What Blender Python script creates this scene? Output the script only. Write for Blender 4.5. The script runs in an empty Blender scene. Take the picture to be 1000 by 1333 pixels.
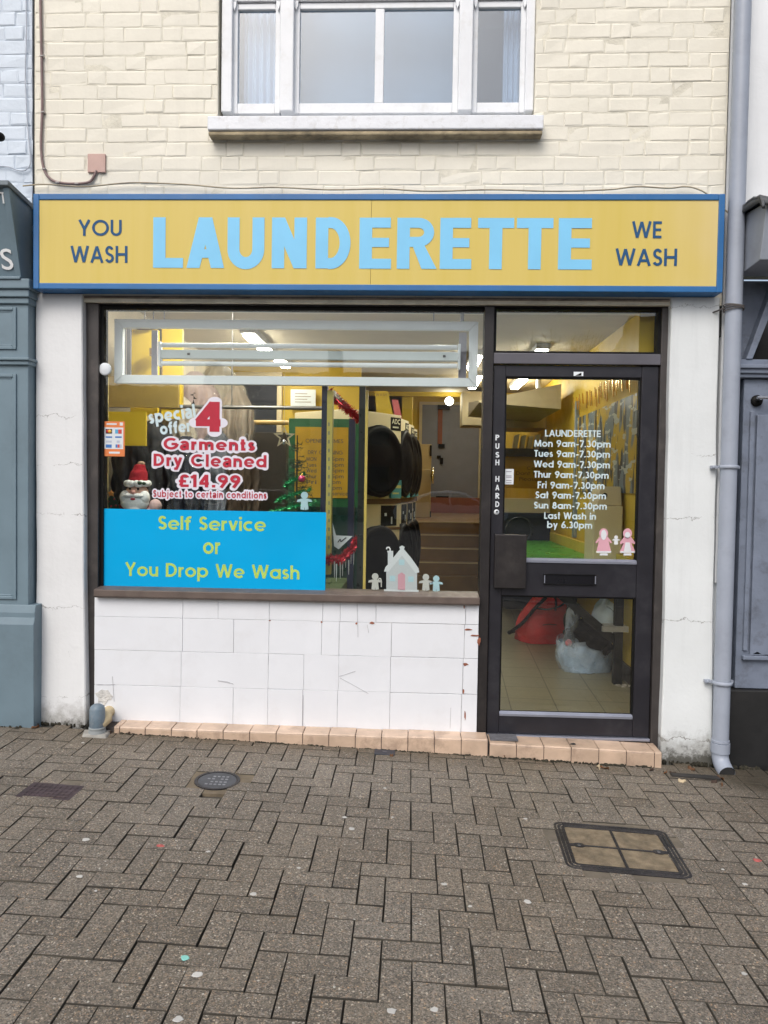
import bpy, math, random
import numpy as np
from mathutils import Vector, Matrix
R = math.radians
sc = bpy.context.scene
COL = sc.collection
rng = random.Random(7)

# ------------------------------------------------------------------ camera
CF = 980.0
CAM = np.array([.283, -4.344, 1.516])
YAW, PITCH, ROLL = R(2.241), R(1.876), R(.891)
def _axes():
    cy, sy, cp, sp, cr, sr = math.cos(YAW), math.sin(YAW), math.cos(PITCH), math.sin(PITCH), math.cos(ROLL), math.sin(ROLL)
    right = np.array([cy, sy, 0]); f0 = np.array([-sy, cy, 0]); u0 = np.array([0, 0, 1.])
    fw = f0*cp - u0*sp; up = u0*cp + f0*sp
    return right*cr + up*sr, -right*sr + up*cr, fw
AR, AU, AF = _axes()
cd = bpy.data.cameras.new('camera'); cam = bpy.data.objects.new('camera', cd); COL.objects.link(cam)
cd.sensor_fit = 'VERTICAL'; cd.sensor_height = 36; cd.lens = 36*CF/1333; cd.clip_end = 500; cd.clip_start = .05
m = Matrix.Identity(4)
for i in range(3):
    m[i][0], m[i][1], m[i][2], m[i][3] = AR[i], AU[i], -AF[i], CAM[i]
cam.matrix_world = m
sc.camera = cam

# ------------------------------------------------------------------ world, sun, exposure
sc.view_settings.view_transform = 'Standard'; sc.view_settings.look = 'None'
sc.view_settings.exposure = 0.62; sc.view_settings.gamma = 1
w = bpy.data.worlds.new('World'); sc.world = w; w.use_nodes = True
nt = w.node_tree; nt.nodes.clear()
sky = nt.nodes.new('ShaderNodeTexSky'); sky.sky_type = 'NISHITA'; sky.sun_disc = False
sky.sun_elevation = R(48); sky.sun_rotation = R(200); sky.air_density = 1.0; sky.dust_density = 4.0; sky.ozone_density = 1.0
hs = nt.nodes.new('ShaderNodeHueSaturation'); hs.inputs['Saturation'].default_value = .72    # overcast sky: nearly grey
bg = nt.nodes.new('ShaderNodeBackground'); bg.inputs['Strength'].default_value = .12
wo = nt.nodes.new('ShaderNodeOutputWorld')
nt.links.new(sky.outputs[0], hs.inputs['Color']); nt.links.new(hs.outputs[0], bg.inputs[0]); nt.links.new(bg.outputs[0], wo.inputs[0])
sd = bpy.data.lights.new('sun', 'SUN'); sd.energy = .8; sd.angle = R(35); sd.color = (1, .985, .965)
so = bpy.data.objects.new('sun', sd); COL.objects.link(so)
_el, _az = R(48), R(200)
_dir = Vector((math.sin(_az)*math.cos(_el), math.cos(_az)*math.cos(_el), math.sin(_el)))
so.rotation_euler = _dir.to_track_quat('Z', 'Y').to_euler()
so.location = _dir*30
sc.cycles.use_denoising = True
sc.cycles.max_bounces = 10; sc.cycles.transparent_max_bounces = 24
sc.cycles.sample_clamp_indirect = 4

# ------------------------------------------------------------------ pixel -> place helpers
def ray(px, py): return AF + AR*(px-500)/CF - AU*(py-666.5)/CF
def W(px, py, Y):
    d = ray(px, py); t = (Y-CAM[1])/d[1]; p = CAM+d*t
    return p[0], p[2]
def FL(px, py, z):
    d = ray(px, py); t = (z-CAM[2])/d[2]; p = CAM+d*t
    return p[0], p[1]
def gz(x, y):
    x = max(-9, min(9, x))
    if y < -7: return .0228-.034*x*max(0, 1-(-7-y)/6)-.091+.03*min(1, (-7-y)/10)+max(0, -y-12)*.016
    return .0228-.034*x+.013*min(y, 0)
def G(px, py):
    z = 0
    for _ in range(6):
        x, y = FL(px, py, z); z = gz(x, y)
    return x, y, z

# ------------------------------------------------------------------ materials
class NB:
    def __init__(s, mat):
        mat.use_nodes = True; s.t = mat.node_tree; s.t.nodes.clear()
    def n(s, typ, ins=None, **at):
        k = s.t.nodes.new('ShaderNode'+typ)
        for a, v in at.items(): setattr(k, a, v)
        for a, v in (ins or {}).items(): s.set(k.inputs[a], v)
        return k
    def set(s, sock, v):
        if isinstance(v, bpy.types.NodeSocket): s.t.links.new(v, sock)
        elif isinstance(v, bpy.types.Node): s.t.links.new(v.outputs[0], sock)
        elif isinstance(v, (tuple, list)) and len(v) == 3 and sock.type == 'RGBA': sock.default_value = (*v, 1)
        else: sock.default_value = v
    def m(s, op, a, b=0, c=0, clamp=False):
        k = s.n('Math', {0: a, 1: b, 2: c}, operation=op); k.use_clamp = clamp; return k.outputs[0]
    def pos(s): return s.n('NewGeometry').outputs['Position']
    def mix(s, f, a, b):
        k = s.n('Mix', data_type='RGBA'); s.set(k.inputs[0], f); s.set(k.inputs[6], a); s.set(k.inputs[7], b); return k.outputs[2]
    def noise(s, scale, vec=None, detail=4, rough=.55):
        return s.n('TexNoise', {'Vector': vec if vec is not None else s.pos(), 'Scale': scale, 'Detail': detail, 'Roughness': rough}).outputs[0]
    def ramp(s, f, lo, hi):
        return s.n('MapRange', {0: f, 1: lo, 2: hi}, clamp=True).outputs[0]
    def out(s, sh): s.n('OutputMaterial', {'Surface': sh})
def sc3(c, k): return tuple(min(1, v*k) for v in c)
MATS = {}
def mat(name, col, rough=.55, metal=0, var=.10, vs=5, bump=0, bs=60, grime=0, gcol=(.12, .10, .08), gs=3, spec=.5, coat=0, trans=0):
    if name in MATS: return MATS[name]
    M = bpy.data.materials.new(name); b = NB(M); p = b.pos()
    f = b.ramp(b.noise(vs, p), .3, .7)
    c = b.mix(f, sc3(col, 1-var), sc3(col, 1+var))
    if grime:
        g = b.m('MULTIPLY', b.ramp(b.noise(gs, p, 8, .7), .52, .74), grime)
        c = b.mix(g, c, gcol)
    rr = b.n('MapRange', {0: b.noise(vs*3, p), 1: .3, 2: .7, 3: rough*.85, 4: min(1, rough*1.15)}).outputs[0]
    pr = b.n('BsdfPrincipled', {'Base Color': c, 'Roughness': rr, 'Metallic': metal, 'Specular IOR Level': spec, 'Coat Weight': coat, 'Transmission Weight': trans})
    if bump:
        bm = b.n('Bump', {'Height': b.noise(bs, p, 6, .6), 'Strength': bump, 'Distance': .01})
        b.set(pr.inputs['Normal'], bm)
    b.out(pr); MATS[name] = M
    return M
def emit(name, col, s):
    M = bpy.data.materials.new(name); b = NB(M); b.out(b.n('Emission', {'Color': col, 'Strength': s})); MATS[name] = M; return M
def glass(name, tint=(.95, .97, .96), r0=.085, smear=.0):
    M = bpy.data.materials.new(name); b = NB(M)
    f = b.n('LayerWeight', {'Blend': .5}).outputs['Facing']
    k = b.m('MULTIPLY_ADD', b.m('POWER', f, 5), .9, r0, clamp=True)
    g = b.n('BsdfGlossy', {'Roughness': .0, 'Color': (1, 1, 1)})
    bn = b.n('Bump', {'Height': b.noise(1.3), 'Strength': .05, 'Distance': .02}); b.set(g.inputs['Normal'], bn)
    x = b.n('MixShader', {0: k, 1: b.n('BsdfTransparent', {'Color': tint}), 2: g})
    if smear:
        d = b.n('BsdfDiffuse', {'Color': (.8, .82, .84)})
        x = b.n('MixShader', {0: b.m('MULTIPLY', b.ramp(b.noise(2.2, detail=8), .45, .8), smear), 1: x, 2: d})
    b.out(x); MATS[name] = M; return M
def film(name, col, a, rough=.15, vs=9):
    """thin see-through plastic: mostly transparent with crinkled sheen"""
    M = bpy.data.materials.new(name); b = NB(M)
    pr = b.n('BsdfPrincipled', {'Base Color': col, 'Roughness': rough, 'Specular IOR Level': .8})
    b.set(pr.inputs['Normal'], b.n('Bump', {'Height': b.noise(vs, detail=6), 'Strength': .9, 'Distance': .05}))
    x = b.n('MixShader', {0: b.m('MULTIPLY', b.ramp(b.noise(vs*.6, detail=6), .2, .9), a*2, clamp=True), 1: b.n('BsdfTransparent'), 2: pr})
    b.out(x); MATS[name] = M; return M

def wallpaint(name, col, cracks=(), base=None, bump=.25, streak=.25, bs=35):
    """thick old masonry paint: soft lumps, faint streaks of dirt, named cracks at heights (z, x0, x1), dirty foot below z=base"""
    M = bpy.data.materials.new(name); b = NB(M); p = b.pos()
    xyz = b.n('SeparateXYZ', {0: p}); X, Z = xyz.outputs[0], xyz.outputs[2]
    c = b.mix(b.ramp(b.noise(1.7, p, 5), .3, .7), sc3(col, .93), sc3(col, 1.05))
    st = b.n('Mapping', {'Vector': p, 'Scale': (7, 7, .6)})
    s1 = b.m('MULTIPLY', b.ramp(b.noise(1.6, st, 6, .65), .5, .75), streak)
    c = b.mix(s1, c, sc3(col, .62))
    h = b.noise(bs, p, 6, .6)
    big = b.noise(6, p, 3)
    hh = b.m('ADD', b.m('MULTIPLY', h, .35), big)
    spk = b.m('MULTIPLY', b.ramp(b.noise(55, p, 4, .7), .68, .76), .5)
    c = b.mix(spk, c, sc3(col, .45))
    for (z0, x0, x1, wd) in cracks:
        wob = b.m('MULTIPLY', b.m('SUBTRACT', b.noise(9, p, 6, .7), .5), .13)
        d = b.m('ABSOLUTE', b.m('SUBTRACT', Z, b.m('ADD', z0, wob)))
        thin = b.m('MULTIPLY', b.ramp(b.noise(5, p, 3), .38, .75), wd*.9)
        k = b.m('LESS_THAN', d, thin)
        k = b.m('MULTIPLY', k, b.m('MULTIPLY', b.m('GREATER_THAN', X, x0), b.m('LESS_THAN', X, x1)))
        c = b.mix(b.m('MULTIPLY', k, .7), c, (.16, .15, .13))
        hh = b.m('SUBTRACT', hh, k)
    if base is not None:
        k = b.ramp(b.m('ADD', b.m('SUBTRACT', base, Z), b.m('MULTIPLY', b.m('SUBTRACT', b.noise(13, p, 8, .75), .5), .34)), .0, .10)
        c = b.mix(b.m('MULTIPLY', k, .55), c, (.20, .19, .16))
        k2 = b.ramp(b.m('ADD', b.m('SUBTRACT', base-.10, Z), b.m('MULTIPLY', b.m('SUBTRACT', b.noise(22, p, 8, .75), .5), .30)), .0, .06)
        c = b.mix(b.m('MULTIPLY', k2, .88), c, (.045, .042, .030))
    pr = b.n('BsdfPrincipled', {'Base Color': c, 'Roughness': .6})
    b.set(pr.inputs['Normal'], b.n('Bump', {'Height': hh, 'Strength': bump, 'Distance': .012}))
    b.out(pr); MATS[name] = M; return M

# ------------------------------------------------------------------ mesh builder
ORG = {}
class MB:
    def __init__(s): s.v = []; s.f = []; s.mi = []; s.cur = 0; s.sm = []; s.smooth = False
    def add(s, vs, fs):
        o = len(s.v); s.v += [tuple(map(float, v)) for v in vs]
        for f in fs: s.f.append([i+o for i in f]); s.mi.append(s.cur); s.sm.append(s.smooth)
        return s
    def box(s, x0, x1, y0, y1, z0, z1):
        if x0 > x1: x0, x1 = x1, x0
        if y0 > y1: y0, y1 = y1, y0
        if z0 > z1: z0, z1 = z1, z0
        return s.add([(x0,y0,z0),(x1,y0,z0),(x1,y1,z0),(x0,y1,z0),(x0,y0,z1),(x1,y0,z1),(x1,y1,z1),(x0,y1,z1)],
              [(3,2,1,0),(4,5,6,7),(0,1,5,4),(1,2,6,5),(2,3,7,6),(3,0,4,7)])
    def hexa(s, p): return s.add(p, [(3,2,1,0),(4,5,6,7),(0,1,5,4),(1,2,6,5),(2,3,7,6),(3,0,4,7)])
    def pbox(s, px0, py0, px1, py1, Y0, Y1):
        """box whose front face at depth Y0 fills that window of the photo"""
        xa, za = W(px0, py0, Y0); xb, zb = W(px1, py1, Y0)
        xc, zc = W(px1, py0, Y0); xd, zd = W(px0, py1, Y0)
        return s.box((xa+xd)/2, (xb+xc)/2, Y0, Y1, (zb+zd)/2, (za+zc)/2)
    def prism(s, pts, y0, y1):
        """outline (x,z) extruded along y"""
        a = sum(pts[i][0]*pts[(i+1) % len(pts)][1]-pts[(i+1) % len(pts)][0]*pts[i][1] for i in range(len(pts)))
        if a < 0: pts = pts[::-1]
        n = len(pts)
        return s.add([(x, y0, z) for x, z in pts]+[(x, y1, z) for x, z in pts],
              [list(range(n)), list(range(2*n-1, n-1, -1))]+[(i, i+n, (i+1) % n+n, (i+1) % n) for i in range(n)])
    def xprism(s, pts, x0, x1):
        """outline (y,z) extruded along x"""
        a = sum(pts[i][0]*pts[(i+1) % len(pts)][1]-pts[(i+1) % len(pts)][0]*pts[i][1] for i in range(len(pts)))
        if a < 0: pts = pts[::-1]
        n = len(pts)
        return s.add([(x0, y, z) for y, z in pts]+[(x1, y, z) for y, z in pts],
              [list(range(n-1, -1, -1)), list(range(n, 2*n))]+[(i, (i+1) % n, (i+1) % n+n, i+n) for i in range(n)])
    def frame(s, x0, x1, z0, z1, y0, y1, t, tb=None, tt=None, tr=None):
        tb = t if tb is None else tb; tt = t if tt is None else tt; tr = t if tr is None else tr
        s.box(x0, x0+t, y0, y1, z0, z1); s.box(x1-tr, x1, y0, y1, z0, z1)
        s.box(x0+t, x1-tr, y0, y1, z0, z0+tb); s.box(x0+t, x1-tr, y0, y1, z1-tt, z1); return s
    def tube(s, path, r, n=10, caps=True):
        path = [Vector(p) for p in path]; rs = r if isinstance(r, (list, tuple)) else [r]*len(path)
        vs = []; fs = []; u = None; sm = s.smooth; s.smooth = True
        for i, p in enumerate(path):
            t = (path[min(i+1, len(path)-1)]-path[max(i-1, 0)]).normalized()
            if u is None: u = t.orthogonal().normalized()
            u = (u-t*u.dot(t)).normalized(); v = t.cross(u)
            for k in range(n):
                a = 2*math.pi*k/n; vs.append(p+(u*math.cos(a)+v*math.sin(a))*rs[i])
        for i in range(len(path)-1):
            for k in range(n): fs.append((i*n+k, i*n+(k+1) % n, (i+1)*n+(k+1) % n, (i+1)*n+k))
        s.add(vs, fs); s.smooth = False
        if caps:
            s.add(vs[:n], [list(range(n-1, -1, -1))]); s.add(vs[-n:], [list(range(n))])
        s.smooth = sm
        return s
    def lathe(s, prof, c, axis='z', n=24):
        """profile (r, h) about an axis through c"""
        sm = s.smooth; s.smooth = True
        vs = []; fs = []
        for r, h in prof:
            for k in range(n):
                a = 2*math.pi*k/n; ca, sa = r*math.cos(a), r*math.sin(a)
                vs.append({'z': (c[0]+ca, c[1]+sa, c[2]+h), 'y': (c[0]+ca, c[1]+h, c[2]-sa), 'x': (c[0]+h, c[1]+ca, c[2]+sa)}[axis])
        for i in range(len(prof)-1):
            for k in range(n): fs.append((i*n+k, i*n+(k+1) % n, (i+1)*n+(k+1) % n, (i+1)*n+k))
        s.add(vs, fs); s.smooth = sm; return s
    def ball(s, c, rx, ry, rz, n=16, m=10):
        sm = s.smooth; s.smooth = True; vs = []; fs = []
        for i in range(m+1):
            t = math.pi*i/m
            for k in range(n):
                a = 2*math.pi*k/n; vs.append((c[0]+rx*math.sin(t)*math.cos(a), c[1]+ry*math.sin(t)*math.sin(a), c[2]-rz*math.cos(t)))
        for i in range(m):
            for k in range(n): fs.append((i*n+k, i*n+(k+1) % n, (i+1)*n+(k+1) % n, (i+1)*n+k))
        s.add(vs, fs); s.smooth = sm; return s
    def grid(s, fn, nu, nv, smooth=True):
        sm = s.smooth; s.smooth = smooth
        vs = [fn(i/nu, j/nv) for j in range(nv+1) for i in range(nu+1)]
        s.add(vs, [(j*(nu+1)+i, j*(nu+1)+i+1, (j+1)*(nu+1)+i+1, (j+1)*(nu+1)+i) for j in range(nv) for i in range(nu)])
        s.smooth = sm; return s
    def build(s, name, mats, parent=None, bevel=0, seg=2, local=False):
        o0 = Vector((0, 0, 0))
        if parent is not None and not local: o0 = Vector(ORG.get(parent.name, (0, 0, 0)))
        me = bpy.data.meshes.new(name)
        me.from_pydata([tuple(Vector(v)-o0) for v in s.v], [], s.f)
        mats = mats if isinstance(mats, (list, tuple)) else [mats]
        for k in mats: me.materials.append(k)
        me.polygons.foreach_set('material_index', s.mi); me.polygons.foreach_set('use_smooth', s.sm)
        me.update()
        o = bpy.data.objects.new(name, me); COL.objects.link(o)
        if parent is not None: o.parent = parent; ORG[o.name] = tuple(o0)
        if bevel:
            b = o.modifiers.new('bevel', 'BEVEL'); b.width = bevel; b.segments = seg; b.limit_method = 'ANGLE'; b.angle_limit = R(40)
        return o
def tag(o, label=None, cat=None, group=None, kind=None):
    if label: o['label'] = label
    if cat: o['category'] = cat
    if group: o['group'] = group
    if kind: o['kind'] = kind
    return o
def thing(name, label, cat, loc=(0, 0, 0), rz=0, group=None):
    o = bpy.data.objects.new(name, None); COL.objects.link(o); o.empty_display_size = .1
    o.location = loc; o.rotation_euler = (0, 0, rz); ORG[o.name] = tuple(loc)
    return tag(o, label, cat, group)
def copy_tree(o, parent=None):
    c = o.copy(); COL.objects.link(c)
    if parent is not None: c.parent = parent
    for ch in [k for k in bpy.data.objects if k.parent == o]: copy_tree(ch, c)
    return c

# ------------------------------------------------------------------ lettering
_fc = {}
def font_raw(s, offset=0.0, spacing=1.0):
    k = (s, offset, spacing)
    if k in _fc: return _fc[k]
    cu = bpy.data.curves.new('lettering', 'FONT'); cu.body = s; cu.size = 1; cu.offset = offset; cu.space_character = spacing
    cu.resolution_u = 4; cu.fill_mode = 'FRONT'; cu.align_x = 'LEFT'
    ob = bpy.data.objects.new('lettering', cu); COL.objects.link(ob)
    dg = bpy.context.evaluated_depsgraph_get(); dg.update()
    me = bpy.data.meshes.new_from_object(ob.evaluated_get(dg))
    v = np.array([x.co[:2] for x in me.vertices]).reshape(-1, 2); f = [list(p.vertices) for p in me.polygons]
    bpy.data.objects.remove(ob); bpy.data.curves.remove(cu); bpy.data.meshes.remove(me)
    _fc[k] = (v, f); return v, f
def text_fit(mb, s, px0, py0, px1, py1, Y, offset=.0, halo=None, spacing=1.0, rot=0, dY=.0008):
    """word set in the plane Y so that it fills that box of the photo; halo = a wider copy behind, material slot 1"""
    v, f = font_raw(s, offset, spacing)
    lo, hi = v.min(0), v.max(0)
    xa, za = W(px0, py0, Y); xb, zb = W(px1, py1, Y); xc, zc = W(px1, py0, Y); xd, zd = W(px0, py1, Y)
    x0, x1, z0, z1 = (xa+xd)/2, (xb+xc)/2, (zb+zd)/2, (za+zc)/2
    def put(v, Y):
        t = (v-lo)/(hi-lo); x = x0+t[:, 0]*(x1-x0); z = z0+t[:, 1]*(z1-z0)
        if rot:
            cx, cz = (x0+x1)/2, (z0+z1)/2; c_, s_ = math.cos(rot), math.sin(rot)
            x, z = cx+(x-cx)*c_-(z-cz)*s_, cz+(x-cx)*s_+(z-cz)*c_
        return [(a, Y, b) for a, b in zip(x, z)]
    mb.cur = 0; mb.add(put(v, Y), f)
    if halo:
        v2, f2 = font_raw(s, halo, spacing); mb.cur = 1; mb.add(put(v2, Y+dY), f2); mb.cur = 0
def arc(cx, cy, rx, ry, a0, a1, n=14):
    return [(cx+rx*math.cos(R(a0+(a1-a0)*i/n)), cy+ry*math.sin(R(a0+(a1-a0)*i/n))) for i in range(n+1)]
def grot(ch, w):
    """plainer sans shapes for the red words"""
    h = w/2
    g = {'a': (.60, [arc(.30, .5, .60-.30-h, .22-h*.6, 160, 0, 10)+[(.60-h, 0)], [(.60-h, .43), (.30, .42-h*.2)]+arc(.26, .21, .26-h, .22-h*.5, 95, 270, 10)+[(.36, .02+h*.6), (.60-h, .16)]]),
         't': (.34, [[(.15, .95), (.15, h), (.34, h)], [(0, .72-h), (.33, .72-h)]]), 'y': (.6, [[(h*.9, .72), (.31, .08)], [(.6-h*.9, .72), (.30, .02), (.2, -.2), (.04, -.2)]]),
         '4': (.64, [[(.45, 1-h*.35), (.10, .33)], [(.02, .30), (.60, .30)], [(.46, 0), (.46, 1)]]), 'j': (w*1.2, [[(h*1.4, .72), (h*1.4, -.12), (-.05, -.22)], [(h*1.4, .86), (h*1.4, .86+w)]]),
         '£': (.6, [arc(.35, .72, .23-h*.5, .28-h, 10, 180, 10)+[(.16+h*.3, .40), (.10, h), (.60, h)], [(.0, .46), (.44, .46)]]), '1': (.36, [[(.0, .74), (.24, .92), (.24, 0)], [(.24, .8), (.24, 1)]])}
    return g[ch] if ch in g else glyph(ch, w)
def glyph(ch, w):
    """round geometric letters drawn as centre lines (cap height 1, x-height .72); returns (advance, strokes)"""
    h = w/2; T = 1-h; r = .36-h; X = .72
    O = lambda cx=.5, k=.5: arc(cx, .5, k-h, .5-h, 0, 360, 32)
    bowl = lambda cx: arc(cx, .36, r, r, 0, 360, 24)
    g = {
     ' ': (.34, []), '.': (.24, [[(.12-h, h), (.12+h, h)]]), '-': (.42, [[(.05, .36), (.37, .36)]]),
     'A': (.78, [[(h*.9, 0), (.39, .97), (.78-h*.9, 0)], [(.17, .3), (.61, .3)]]),
     'C': (.9, [arc(.5, .5, .5-h, .5-h, 50, 310, 24)]), 'D': (.76, [[(h, 0), (h, 1)], [(h, T), (.28, T)]+arc(.28, .5, .46-h, .5-h, 90, -90, 16)+[(h, h)]]),
     'E': (.52, [[(.5, T), (h, T), (h, h), (.5, h)], [(h, .5), (.47, .5)]]), 'F': (.48, [[(.47, T), (h, T), (h, 0)], [(h, .5), (.43, .5)]]),
     'H': (.72, [[(h, 0), (h, 1)], [(.72-h, 0), (.72-h, 1)], [(h, .5), (.72-h, .5)]]), 'I': (w, [[(h, 0), (h, 1)]]),
     'L': (.46, [[(h, 1), (h, h), (.45, h)]]), 'M': (.94, [[(h, 0), (h+.05, .98), (.47, .06), (.89-h, .98), (.94-h, 0)]]),
     'N': (.74, [[(h, 0), (h, 1)], [(.74-h, 0), (.74-h, 1)], [(h*.9, .985), (.74-h*.9, .015)]]), 'O': (1.0, [O()]),
     'G': (.92, [arc(.5, .5, .5-h, .5-h, 50, 360, 26), [(.52, .5-h*.2), (1-h, .5-h*.2)]]), 'g': (.72, [bowl(.36), [(X-h, X), (X-h, 0)]+arc(.36, .0, .36-h, .28-h, 0, -150, 10)]),
     'P': (.58, [[(h, 0), (h, 1)], [(h, T), (.3, T)]+arc(.3, .72, .28-h, .28-h, 90, -90, 12)+[(h, .44+h)]]),
     'R': (.6, [[(h, 0), (h, 1)], [(h, T), (.3, T)]+arc(.3, .72, .28-h, .28-h, 90, -90, 12)+[(h, .44+h)], [(.26, .46), (.55, 0)]]),
     'S': (.54, [arc(.27, .75-h*.4, .25-h, .25-h*.6, 20, 270, 14)[:-1]+arc(.27, .25+h*.4, .27-h, .25-h*.6, 90, -160, 14)]),
     'T': (.5, [[(0, T), (.5, T)], [(.25, T), (.25, 0)]]), 'U': (.66, [[(h, 1), (h, .33)]+arc(.33, .33, .33-h, .33-h, 180, 360, 14)+[(.66-h, 1)]]),
     'W': (1.1, [[(h*.8, 1), (.3, .03), (.55, .97), (.8, .03), (1.1-h*.8, 1)]]), 'Y': (.72, [[(h*.9, 1), (.36, .42), (.72-h*.9, 1)], [(.36, .42), (.36, 0)]]),
     'a': (.72, [bowl(.36), [(X-h, 0), (X-h, X)]]), 'b': (.72, [bowl(.36), [(h, 0), (h, 1)]]), 'd': (.72, [bowl(.36), [(X-h, 0), (X-h, 1)]]),
     'p': (.72, [bowl(.36), [(h, -.28), (h, X)]]), 'o': (.72, [bowl(.36)]), 'c': (.62, [arc(.36, .36, r, r, 50, 310, 18)]),
     'e': (.7, [(.6, [(h, .345), (.72-h*.6, .345)]), arc(.36, .36, r, r, -2, 318, 24)]), 'f': (.40, [arc(.36, .78, .22-h*.5, .22-h, 70, 180, 8)+[(.14+h*.5, 0)], [(0, X-h), (.38, X-h)]]),
     'h': (.6, [[(h, 0), (h, 1)], [(h, .42)]+arc(.3, .42, .3-h, .3-h, 180, 0, 12)+[(.6-h, 0)]]), 'i': (w, [[(h, 0), (h, X)], [(h, .84), (h, .84+w)]]),
     'l': (w, [[(h, 0), (h, 1)]]), 'm': (.96, [[(h, 0), (h, X)], [(h, .45)]+arc(.255+h*.25, .46, .255-h*.75, .26-h, 180, 0, 10)+[(.48, 0)], [(.48, .45)]+arc(.705+h*-.25, .46, .255-h*.75, .26-h, 180, 0, 10)+[(.96-h, 0)]]),
     'n': (.6, [[(h, 0), (h, X)], [(h, .42)]+arc(.3, .42, .3-h, .3-h, 180, 0, 12)+[(.6-h, 0)]]), 'r': (.36, [[(h, 0), (h, X)], [(h, .42)]+arc(.32, .42, .32-h, .3-h, 180, 85, 6)]),
     's': (.46, [arc(.23, .53-h*.35, .21-h, .19-h*.6, 30, 270, 12)[:-1]+arc(.23, .19+h*.35, .23-h, .19-h*.6, 90, -155, 12)]),
     't': (.32, [[(.16, 0), (.16, 1)], [(0, X-h), (.32, X-h)]]), 'u': (.6, [[(h, X), (h, .3)]+arc(.3, .3, .3-h, .3-h, 180, 360, 12)+[(.6-h, X)], [(.6-h, X), (.6-h, 0)]]),
     'v': (.58, [[(h*.9, X), (.29, .03), (.58-h*.9, X)]]), 'y': (.58, [[(h*.9, X), (.31, .06)], [(.58-h*.9, X), (.2, -.28)]]),
     '0': (.62, [O(.31, .31)]), '1': (.34, [[(.02, .78), (.2, 1-h), (.2, 0)]]),
     '3': (.56, [arc(.26, .76-h*.5, .23-h, .24-h*.5, 150, -90, 12)[:-1]+arc(.27, .26+h*.5, .28-h, .26-h*.5, 90, -155, 12)]),
     '5': (.56, [[(.5, T), (.14, T), (.1, .55)]+arc(.27, .3, .28-h, .3-h, 115, -150, 14)]),
     '6': (.62, [arc(.31, .31, .31-h, .31-h, 0, 360, 20), [(.08, .42), (.42, 1)]]), '7': (.54, [[(.0, T), (.5, T), (.18, 0)]]),
     '8': (.6, [arc(.3, .76-h*.5, .24-h, .24-h*.5, 0, 360, 16), arc(.3, .27+h*.25, .3-h, .27-h*.75, 0, 360, 18)]),
     '9': (.62, [arc(.31, .69, .31-h, .31-h, 0, 360, 20), [(.54, .58), (.2, 0)]]),
    }
    return g[ch]
def ribbon(pts, w):
    P = [Vector(p) for p in pts]; P = [q for i, q in enumerate(P) if i == 0 or (q-P[i-1]).length > 2e-3]; n = len(P); closed = n > 3 and (P[0]-P[-1]).length < 1e-5
    L, Rr = [], []
    for i in range(n):
        a = P[i]-P[i-1] if i else (P[-1]-P[-2] if closed else P[1]-P[0])
        b = P[i+1]-P[i] if i < n-1 else (P[1]-P[0] if closed else P[-1]-P[-2])
        a.normalize(); b.normalize()
        na, nb = Vector((-a.y, a.x)), Vector((-b.y, b.x)); mm = na+nb
        if mm.length < 1e-4: mm = na
        mm.normalize(); k = w/2/max(.6, mm.dot(na))
        L.append(P[i]+mm*k); Rr.append(P[i]-mm*k)
    return L, Rr
def pxrect(px0, py0, px1, py1, Y):
    xa, za = W(px0, py0, Y); xb, zb = W(px1, py1, Y); xc, zc = W(px1, py0, Y); xd, zd = W(px0, py1, Y)
    return (xa+xd)/2, (xb+xc)/2, (zb+zd)/2, (za+zc)/2
def split_sharp(pl):
    out = [[pl[0]]]
    for i in range(1, len(pl)):
        out[-1].append(pl[i])
        if i < len(pl)-1:
            a = Vector(pl[i])-Vector(pl[i-1]); b = Vector(pl[i+1])-Vector(pl[i])
            if a.length > 1e-3 and b.length > 1e-3 and a.normalized().dot(b.normalized()) < -.25: out.append([pl[i]])
    return out
def stroke_text(mb, s, px0, py0, px1, py1, Y, w=.16, gap=.1, style=glyph, halo=0, rot=0, stack=.00012):
    """lettering drawn with strokes; the box of the photo spans cap height (baseline to cap top); halo = wider copy behind in slot 1"""
    x0, x1, z0, z1 = pxrect(px0, py0, px1, py1, Y)
    adv = []; x = 0
    for ch in s: a, st = style(ch, w); st = [(pl[0], q) if isinstance(pl, tuple) else (1, q) for pl in st for q in split_sharp(pl[1] if isinstance(pl, tuple) else pl)]; adv.append((x, st)); x += a+gap
    tot = x-gap; sx = (x1-x0)/tot; sz = z1-z0; cx, cz = (x0+x1)/2, (z0+z1)/2; c_, s_ = math.cos(rot), math.sin(rot)
    def T(gx, p, yy):
        X, Z = x0+(gx+p.x)*sx, z0+p.y*sz
        return (cx+(X-cx)*c_-(Z-cz)*s_, yy, cz+(X-cx)*s_+(Z-cz)*c_)
    for pas in ((0, w), (1, halo)):
        if not pas[1]: continue
        mb.cur = pas[0]
        for gi, (gx, st) in enumerate(adv):
            for k, (fac, pl) in enumerate(st):
                L, Q = ribbon(pl, pas[1]*fac if not pas[0] else pas[1]); n = len(L); yy = Y-k*stack+(.0011+(gi % 3)*.0004 if pas[0] else 0)
                mb.add([T(gx, p, yy) for p in L]+[T(gx, p, yy) for p in Q], [(i, i+n, i+n+1, i+1) for i in range(n-1)])
                if pas[0]:
                    for j, e in enumerate((pl[0], pl[-1]) if n > 6 else pl):
                        e = Vector(e); r_ = pas[1]/2; yy2 = yy+.00005*(j+1)
                        mb.add([T(gx, e+Vector((r_*math.cos(2*math.pi*i/16), r_*math.sin(2*math.pi*i/16))), yy2) for i in range(16)], [list(range(16))])
    mb.cur = 0
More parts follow.
